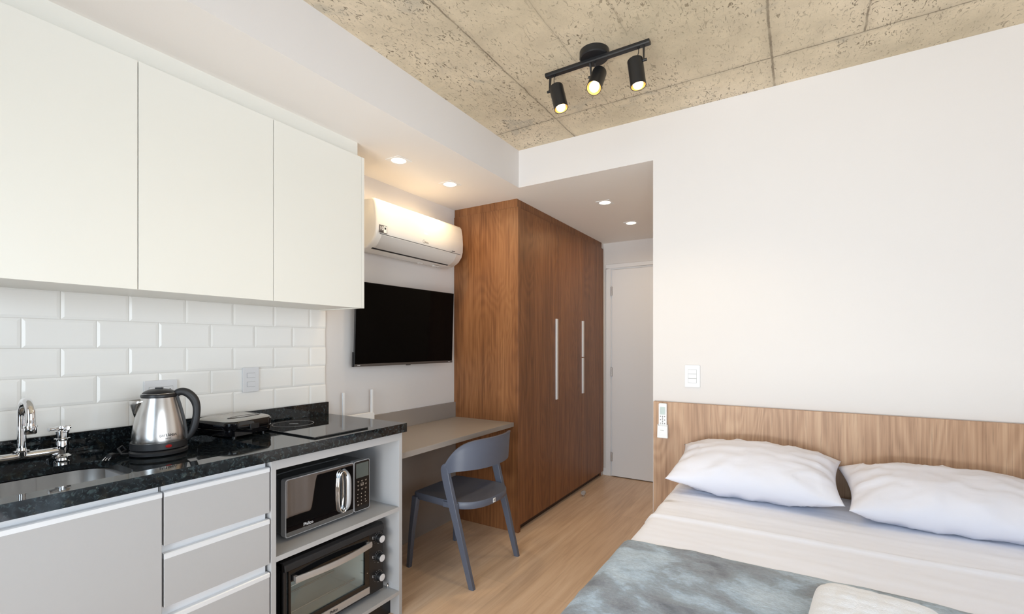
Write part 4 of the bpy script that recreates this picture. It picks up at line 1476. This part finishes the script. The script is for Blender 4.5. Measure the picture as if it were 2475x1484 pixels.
# ------------------------------------------------------------------ chair
def chair():
    t = thing('desk_chair', 'blue-grey plastic chair with curved open back at the desk', 'chair', (-1.72, 2.29, 0))
    m = M['chair']
    yc = 2.290
    # seat
    front = -1.972
    outl = []
    ybk = .228
    for k in range(25):                      # rounded rear edge
        a = -PI / 2 + PI * k / 24
        outl.append((-1.690 + .185 * max(math.cos(a), 0) ** .85, yc + ybk * math.copysign(abs(math.sin(a)) ** .75, math.sin(a))))
    for k in range(5):
        a = PI / 2 + PI / 2 * k / 4
        outl.append((front + .03 + .03 * math.cos(a), yc + .200 - .01 + .02 * math.sin(a)))
    for k in range(5):
        a = PI + PI / 2 * k / 4
        outl.append((front + .03 + .03 * math.cos(a), yc - .200 + .01 + .02 * math.sin(a)))
    def dish(p, z):
        return (p[0], p[1], z)
    cxs, cys = -1.73, yc
    loops = []
    for k, z in ((.90, .412), (.985, .412), (1.0, .418), (1.0, .446), (.985, .4515), (.90, .4500), (.6, .4435), (.25, .440), (.01, .4395)):
        loops.append([(cxs + (p[0] - cxs) * k, cys + (p[1] - cys) * k, z) for p in outl])
    obj('seat', MB().rings(loops), m, t, world=True, smooth=True, angle=50)
    def cr(pts, n=6):
        out = []
        for i in range(len(pts) - 1):
            p0 = pts[max(i - 1, 0)]; p1 = pts[i]; p2 = pts[i + 1]; p3 = pts[min(i + 2, len(pts) - 1)]
            for k in range(n):
                u = k / n
                out.append(tuple(0.5 * ((2 * b) + (c - a) * u + (2 * a - 5 * b + 4 * c - d_) * u * u + (3 * b - a - 3 * c + d_) * u ** 3) for a, b, c, d_ in zip(p0, p1, p2, p3)))
        out.append(tuple(pts[-1]))
        return out
    for s in (-1, 1):
        # rear leg, rises past the seat and bends into the back; entries x, y, z, width(x), thickness(y)
        ctl = [(-1.510, yc + s * .238, .0, .030, .024), (-1.548, yc + s * .240, .13, .034, .026), (-1.600, yc + s * .243, .31, .040, .028), (-1.643, yc + s * .244, .45, .046, .028),
               (-1.672, yc + s * .246, .55, .050, .026), (-1.688, yc + s * .248, .615, .052, .022), (-1.690, yc + s * .2505, .640, .046, .018), (-1.684, yc + s * .2520, .656, .030, .013), (-1.676, yc + s * .2525, .664, .012, .010)]
        c = cr(ctl, 5)
        loops = []
        for i, (x, y, z, wx, ty) in enumerate(c):
            a = c[max(i - 1, 0)]; b = c[min(i + 1, len(c) - 1)]
            T = Vector((b[0] - a[0], 0, b[2] - a[2])).normalized()
            if i == 0: T = Vector((0, 0, 1))
            N = Vector((T.z, 0, -T.x))
            Y = Vector((0, 1, 0))
            p = Vector((x, y, z))
            r = .16
            q = []
            for (u, v) in ((-1, -1 + r), (-1 + r * .6, -1), (1 - r * .6, -1), (1, -1 + r), (1, 1 - r), (1 - r * .6, 1), (-1 + r * .6, 1), (-1, 1 - r)):
                q.append(p + N * (u * wx / 2) + Y * (v * ty / 2))
            loops.append(q)
        obj('leg', MB().rings(loops), m, t, world=True, smooth=True, angle=28)
        # front leg
        loops = []
        for (x, y, z, wx, ty) in ((-1.992, yc + s * .222, 0, .026, .026), (-1.976, yc + s * .214, .22, .034, .030), (-1.955, yc + s * .200, .425, .046, .034)):
            loops.append([(x + u * wx / 2, y + v * ty / 2, z) for u, v in ((-1, -.7), (-.7, -1), (.7, -1), (1, -.7), (1, .7), (.7, 1), (-.7, 1), (-1, .7))])
        obj('leg', MB().rings(loops), m, t, world=True, smooth=True, angle=28)
        # side rail under the seat to the rear leg
        mb = MB().box(-1.72, -1.615, yc + s * .215, yc + s * .236, .414, .446)
        obj('seat_bracket', mb, m, t, world=True, bevel=.003)
    # back shell
    def shell(u, v):
        s_ = -1 + 2 * u                       # along the arc
        a = s_ * PI / 2
        y = yc + .2525 * math.copysign(abs(math.sin(a)) ** .92, math.sin(a))
        ca = max(math.cos(a), 0)
        x = -1.690 + .200 * ca ** .72
        f = abs(s_)
        # heights
        xt = (x + 1.69) / .2
        ztop = .655 + .150 * (1 - (1 - xt) ** 2.2)
        zbot = .600 + .034 * xt ** .6 + .02 * (1 - xt) * xt * 4 * .5
        z = zbot + (ztop - zbot) * v
        x -= .018 * (1 - v) * ca            # slight rake
        return Vector((x, y, z))
    nu, nv = 56, 10
    th = .013
    loops = []
    for i in range(nu + 1):
        u = i / nu
        e = 1e-3
        d = (shell(min(u + e, 1), .5) - shell(max(u - e, 0), .5))
        d.z = 0
        d.normalize()
        n = Vector((d.y, -d.x, 0))          # outward
        outer = [shell(u, j / nv) + n * th / 2 for j in range(nv + 1)]
        inner = [shell(u, j / nv) - n * th / 2 for j in range(nv, -1, -1)]
        topmid = shell(u, 1.0) + Vector((0, 0, .0035)) + n * .002
        # small rolled lip at the top
        outer[-1] = outer[-1] + n * .003
        loops.append(outer + [topmid] + inner)
    obj('backrest', MB().rings(loops), m, t, world=True, smooth=True, angle=60)
    # little label on the rear edge of the seat
    pl = Vector((-1.5055, 2.262, .430))
    st = obj('maker_label', MB().box(-1.5075, -1.5035, 2.251, 2.273, .4185, .4425), M['white'], t, world=True)
    text('label_mark', 'UZ', .014, M['ink'], st, (-1.5033, 2.262, .4305), ROT_X, bold=.0004, extrude=.0002)
chair()

# ------------------------------------------------------------------ headboard and remote
t = thing('headboard', 'wide walnut headboard panel on the white wall', 'headboard', (.3, 2.64, 0))
obj('panel', MB().box(-.681, XR - .01, 2.625, YF - .001, .0, 1.021), M['wood_lit'], t, world=True, bevel=.001)

t = thing('remote_control', 'white remote control in a holder on the headboard corner', 'remote control', (-.626, 2.62, .83))
mb = MB().prism(rrect(.043, .178, .006, 4, -.6255, .926), 2.622, 2.603, 'y')
obj('handset', mb, M['white'], t, world=True, bevel=.002)
obj('display', MB().prism(rrect(.029, .042, .002, 3, -.6255, .975), 2.603, 2.6022, 'y'), M['lcd'], t, world=True)
mb = MB()
for cx_, cz_ in ((-.6365, .944), (-.6255, .944), (-.6145, .944), (-.6365, .925), (-.6145, .925), (-.6255, .925), (-.6365, .906), (-.6255, .906), (-.6145, .906), (-.6255, .935), (-.6255, .915)):
    mb.lathe([(0, 0), (.0028, 0), (.0022, -.0012), (0, -.0013)], (cx_, 2.603, cz_), 14, 'y')
for cx_ in (-.6365, -.6255, -.6145):
    mb.box(cx_ - .004, cx_ + .004, 2.6022, 2.603, .8975, .899)
obj('buttons', mb, M['greyink'], t, world=True)
mb = MB().box(-.652, -.599, 2.598, 2.625, .826, .831)
mb.box(-.652, -.648, 2.598, 2.625, .829, .900)
mb.box(-.603, -.599, 2.598, 2.625, .829, .900)
mb.box(-.652, -.599, 2.598, 2.601, .829, .893)
obj('holder', mb, M['white'], t, world=True, bevel=.0015)
text('printed_name', 'Midea', .008, M['greyink'], t, (-.6255, 2.5975, .868), ROT_NY, extrude=.0002)

# ------------------------------------------------------------------ bed
BX0, BX1, BY0, BY1, BZ = -.520, .865, .72, 2.605, .640
t = thing('bed', 'double bed with black base against the walnut headboard', 'bed', ((BX0 + BX1) / 2, 1.66, 0))
mb = MB().prism(rrect(BX1 - BX0 - .03, BY1 - BY0 - .03, .03, 4, (BX0 + BX1) / 2, (BY0 + BY1) / 2), .07, .395, 'z')
obj('base', mb, M['basefab'], t, world=True, smooth=True, angle=30)
mb = MB().prism(rrect(BX1 - BX0 - .02, BY1 - BY0 - .02, .05, 5, (BX0 + BX1) / 2, (BY0 + BY1) / 2), .396, BZ - .012, 'z')
obj('mattress', mb, M['mattress'], t, world=True, bevel=.02, bseg=3, smooth=True, angle=30)
for x in (BX0 + .08, BX1 - .08):
    for y in (BY0 + .08, BY1 - .08):
        obj('leg', MB().lathe([(0, 0), (.022, 0), (.028, .07), (0, .07)], (x, y, 0), 20), M['black'], t, world=True, smooth=True)

def fbm(x, y, z=0.0, o=3):
    v = 0
    a = 1
    for k in range(o):
        v += a * noise.noise(Vector((x, y, z + k * 7.3)))
        x *= 2.03; y *= 2.03
        a *= .5
    return v

def drape(x0, x1, y0, y1, zt, r, dropx0, dropx1, dropy0, hfun, nx=150, ny=150, edge=None, ztail=None):
    """cloth lying on a box: the grid runs over the edges and hangs down"""
    def axis(s, a, b, d0, d1):
        # s in 0..1 over hanging + top + hanging, returns (pos, drop)
        tot = d0 + (b - a) + d1
        q = s * tot
        def hang(e):                # e: distance past the start of the rounded edge
            arc = r * PI / 2
            if e <= 0: return 0.0, 0.0
            if e < arc:
                an = e / r
                return r * math.sin(an), r * (1 - math.cos(an))
            return r, r + (e - arc)
        if q < d0 + r:
            o, dr = hang(d0 + r - q)
            return a + r - o, dr
        if q > tot - d1 - r:
            o, dr = hang(q - (tot - d1 - r))
            return b - r + o, dr
        return a + (q - d0), 0.0
    def fn(u, v):
        y, dy = axis(v, y0, y1, dropy0, 0.0)
        d0 = dropx0(y) if callable(dropx0) else dropx0
        x, dx = axis(u, x0, x1, d0, dropx1)
        if edge:
            y += edge(x) * (v ** 6)
        dr = max(dx, dy)
        hh = hfun(x, y, dx, dy)
        z = zt - dr + (hh if dr < .02 else 0)
        if dx > .03:
            s_ = -1 if x < (x0 + x1) / 2 else 1
            x += s_ * abs(hh) * 1.2
        if dy > .03:
            y -= abs(hh) * 1.2
        return Vector((x, y, z))
    return MB().grid(fn, nx, ny)

def sm(a, b, x):
    u = min(max((x - a) / (b - a), 0), 1)
    return u * u * (3 - 2 * u)

def sheet_h(x, y, dx, dy):
    h = .0022 * fbm(x * 3, y * 14, .3) + .0012 * fbm(x * 9 + y * 4, y * 30, 2.0)
    h += .011 * math.exp(-((y - 1.94 - .05 * x + .012 * math.sin(x * 5)) / .014) ** 2)   # long fold
    h += .003 * math.exp(-((y - 2.10 - .03 * x) / .02) ** 2)
    h += .0022 * math.exp(-((x - .17 - .02 * math.sin(y * 6)) / .006) ** 2)
    h += .003 * fbm(x * 2, y * 40, 9.0, 2) * sm(1.95, 2.2, y) * sm(.4, -.45, x)
    return h
mb = drape(BX0, BX1, BY0, BY1, BZ, .035, lambda y: .24 + .24 * (1 - sm(2.10, 2.16, y)), .30, .30, sheet_h, 150, 190)
o = obj('bed_sheet', mb, M['sheet'], None, smooth=True, angle=180, recalc=False)
tag(o, 'white cotton sheet spread over the mattress', 'sheet')
so = o.modifiers.new('solid', 'SOLIDIFY'); so.thickness = .002; so.offset = 1

def blan_h(x, y, dx, dy):
    return .004 * fbm(x * 5, y * 8, 4.0) + .0022 * fbm(x * 18, y * 22, 1.0) + .003
mb = drape(BX0 - .006, BX1 + .006, BY0 - .006, 1.640, BZ + .008, .045, .20, .20, .20, blan_h, 130, 130,
           edge=lambda x: .025 * math.sin((x + .5) * 2.6) - .01 - .05 * sm(.2, .8, x))
o = obj('throw_blanket', mb, M['blanket'], None, smooth=True, angle=180, recalc=False)
tag(o, 'plush grey-blue throw folded across the foot half of the bed', 'blanket')
so = o.modifiers.new('solid', 'SOLIDIFY'); so.thickness = .008; so.offset = 1

def pillow(cx, cy, cz, W, H, T, tilt, yaw, seed, label):
    def surf(u, v, sgn):
        a = -1 + 2 * u
        b = -1 + 2 * v
        # more samples near the border
        a = math.sin(a * PI / 2) * .55 + a * .45
        b = math.sin(b * PI / 2) * .55 + b * .45
        x = W * a * (1 - .075 * (1 - b * b) * abs(a) ** 3)
        y = H * b * (1 - .060 * (1 - a * a) * abs(b) ** 3)
        th = T * (max(1 - abs(a) ** 2.6, 0) ** .58) * (max(1 - abs(b) ** 2.4, 0) ** .55)
        rad = max(abs(a), abs(b))
        wr = .006 * fbm(a * 1.6 + seed, b * 1.8, sgn, 2) + .0065 * math.sin(math.atan2(b, a) * 13 + seed * 2 + 2 * fbm(a * 2, b * 2, seed)) * sm(.35, .95, rad) * (1 - sm(.97, 1.0, rad))
        wr += .006 * (1 - abs(fbm(a * 3.5 + seed, b * 2.6, 5 + sgn, 2))) ** 6 - .002
        z = sgn * (th + wr * min(th / T * 2.2, 1))
        return Vector((x, y, z))
    mb = MB().grid(lambda u, v: surf(u, v, 1), 56, 40)
    mb.grid(lambda u, v: surf(u, v, -1), 56, 40, True)
    m4 = Matrix.Translation((cx, cy, cz)) @ Matrix.Rotation(yaw, 4, 'Z') @ Matrix.Rotation(tilt, 4, 'X')
    mb.xf(m4)
    for p in mb.v:
        if p.z < BZ + .006:
            p.z = BZ + .006 - (BZ + .006 - p.z) * .04
        if p.y > 2.616:
            p.y = 2.616 + (p.y - 2.616) * .05
    o = obj('pillow', mb, M['pillow'], None, smooth=True, angle=180)
    tag(o, label, 'pillow', 'white pillows against the headboard')
    return o
pillow(-.176, 2.425, .755, .345, .205, .108, math.radians(13), math.radians(-2), 1.3, 'white pillow at the left side of the bed, below the remote')
pillow(.515, 2.425, .735, .350, .215, .100, math.radians(10), math.radians(2), 6.7, 'white pillow at the right side of the bed')

# folded towel
def towel():
    cx, cy, rz = .155, 1.305, math.radians(-7)
    w_, l_, T = .265, .42, .026
    def fn(u, v, sgn):
        a = -1 + 2 * u; b = -1 + 2 * v
        a = math.sin(a * PI / 2) * .6 + a * .4
        b = math.sin(b * PI / 2) * .6 + b * .4
        k = (1 - abs(a) ** 5) ** .5 * (1 - abs(b) ** 5) ** .5 if abs(a) < 1 and abs(b) < 1 else 0
        rr = (abs(a) ** 6 + abs(b) ** 6) ** (1 / 6.0)
        m_ = max(abs(a), abs(b))
        sc = (m_ / rr) if rr > 1e-6 else 1
        sc = 1 - (1 - sc) * m_ ** 4
        x = w_ / 2 * a * sc; y = l_ / 2 * b * sc
        q = .0022 * (abs(math.sin(x * 75)) ** .6 * abs(math.sin(y * 75)) ** .6)
        z = T * k * sgn + (q + .003 * fbm(x * 14, y * 14, 2)) * k * (1 if sgn > 0 else 0)
        return Vector((x, y, z))
    mb = MB().grid(lambda u, v: fn(u, v, 1), 90, 110)
    mb.grid(lambda u, v: fn(u, v, -1), 90, 110, True)
    mb.xf(Matrix.Translation((cx, cy, BZ + .022 + T)) @ Matrix.Rotation(rz, 4, 'Z'))
    for p in mb.v:
        if p.z < BZ + .0225: p.z = BZ + .0225
    o = obj('folded_towel', mb, M['towel'], None, smooth=True, angle=180)
    tag(o, 'folded white quilted towel lying on the grey-blue throw', 'towel')
towel()
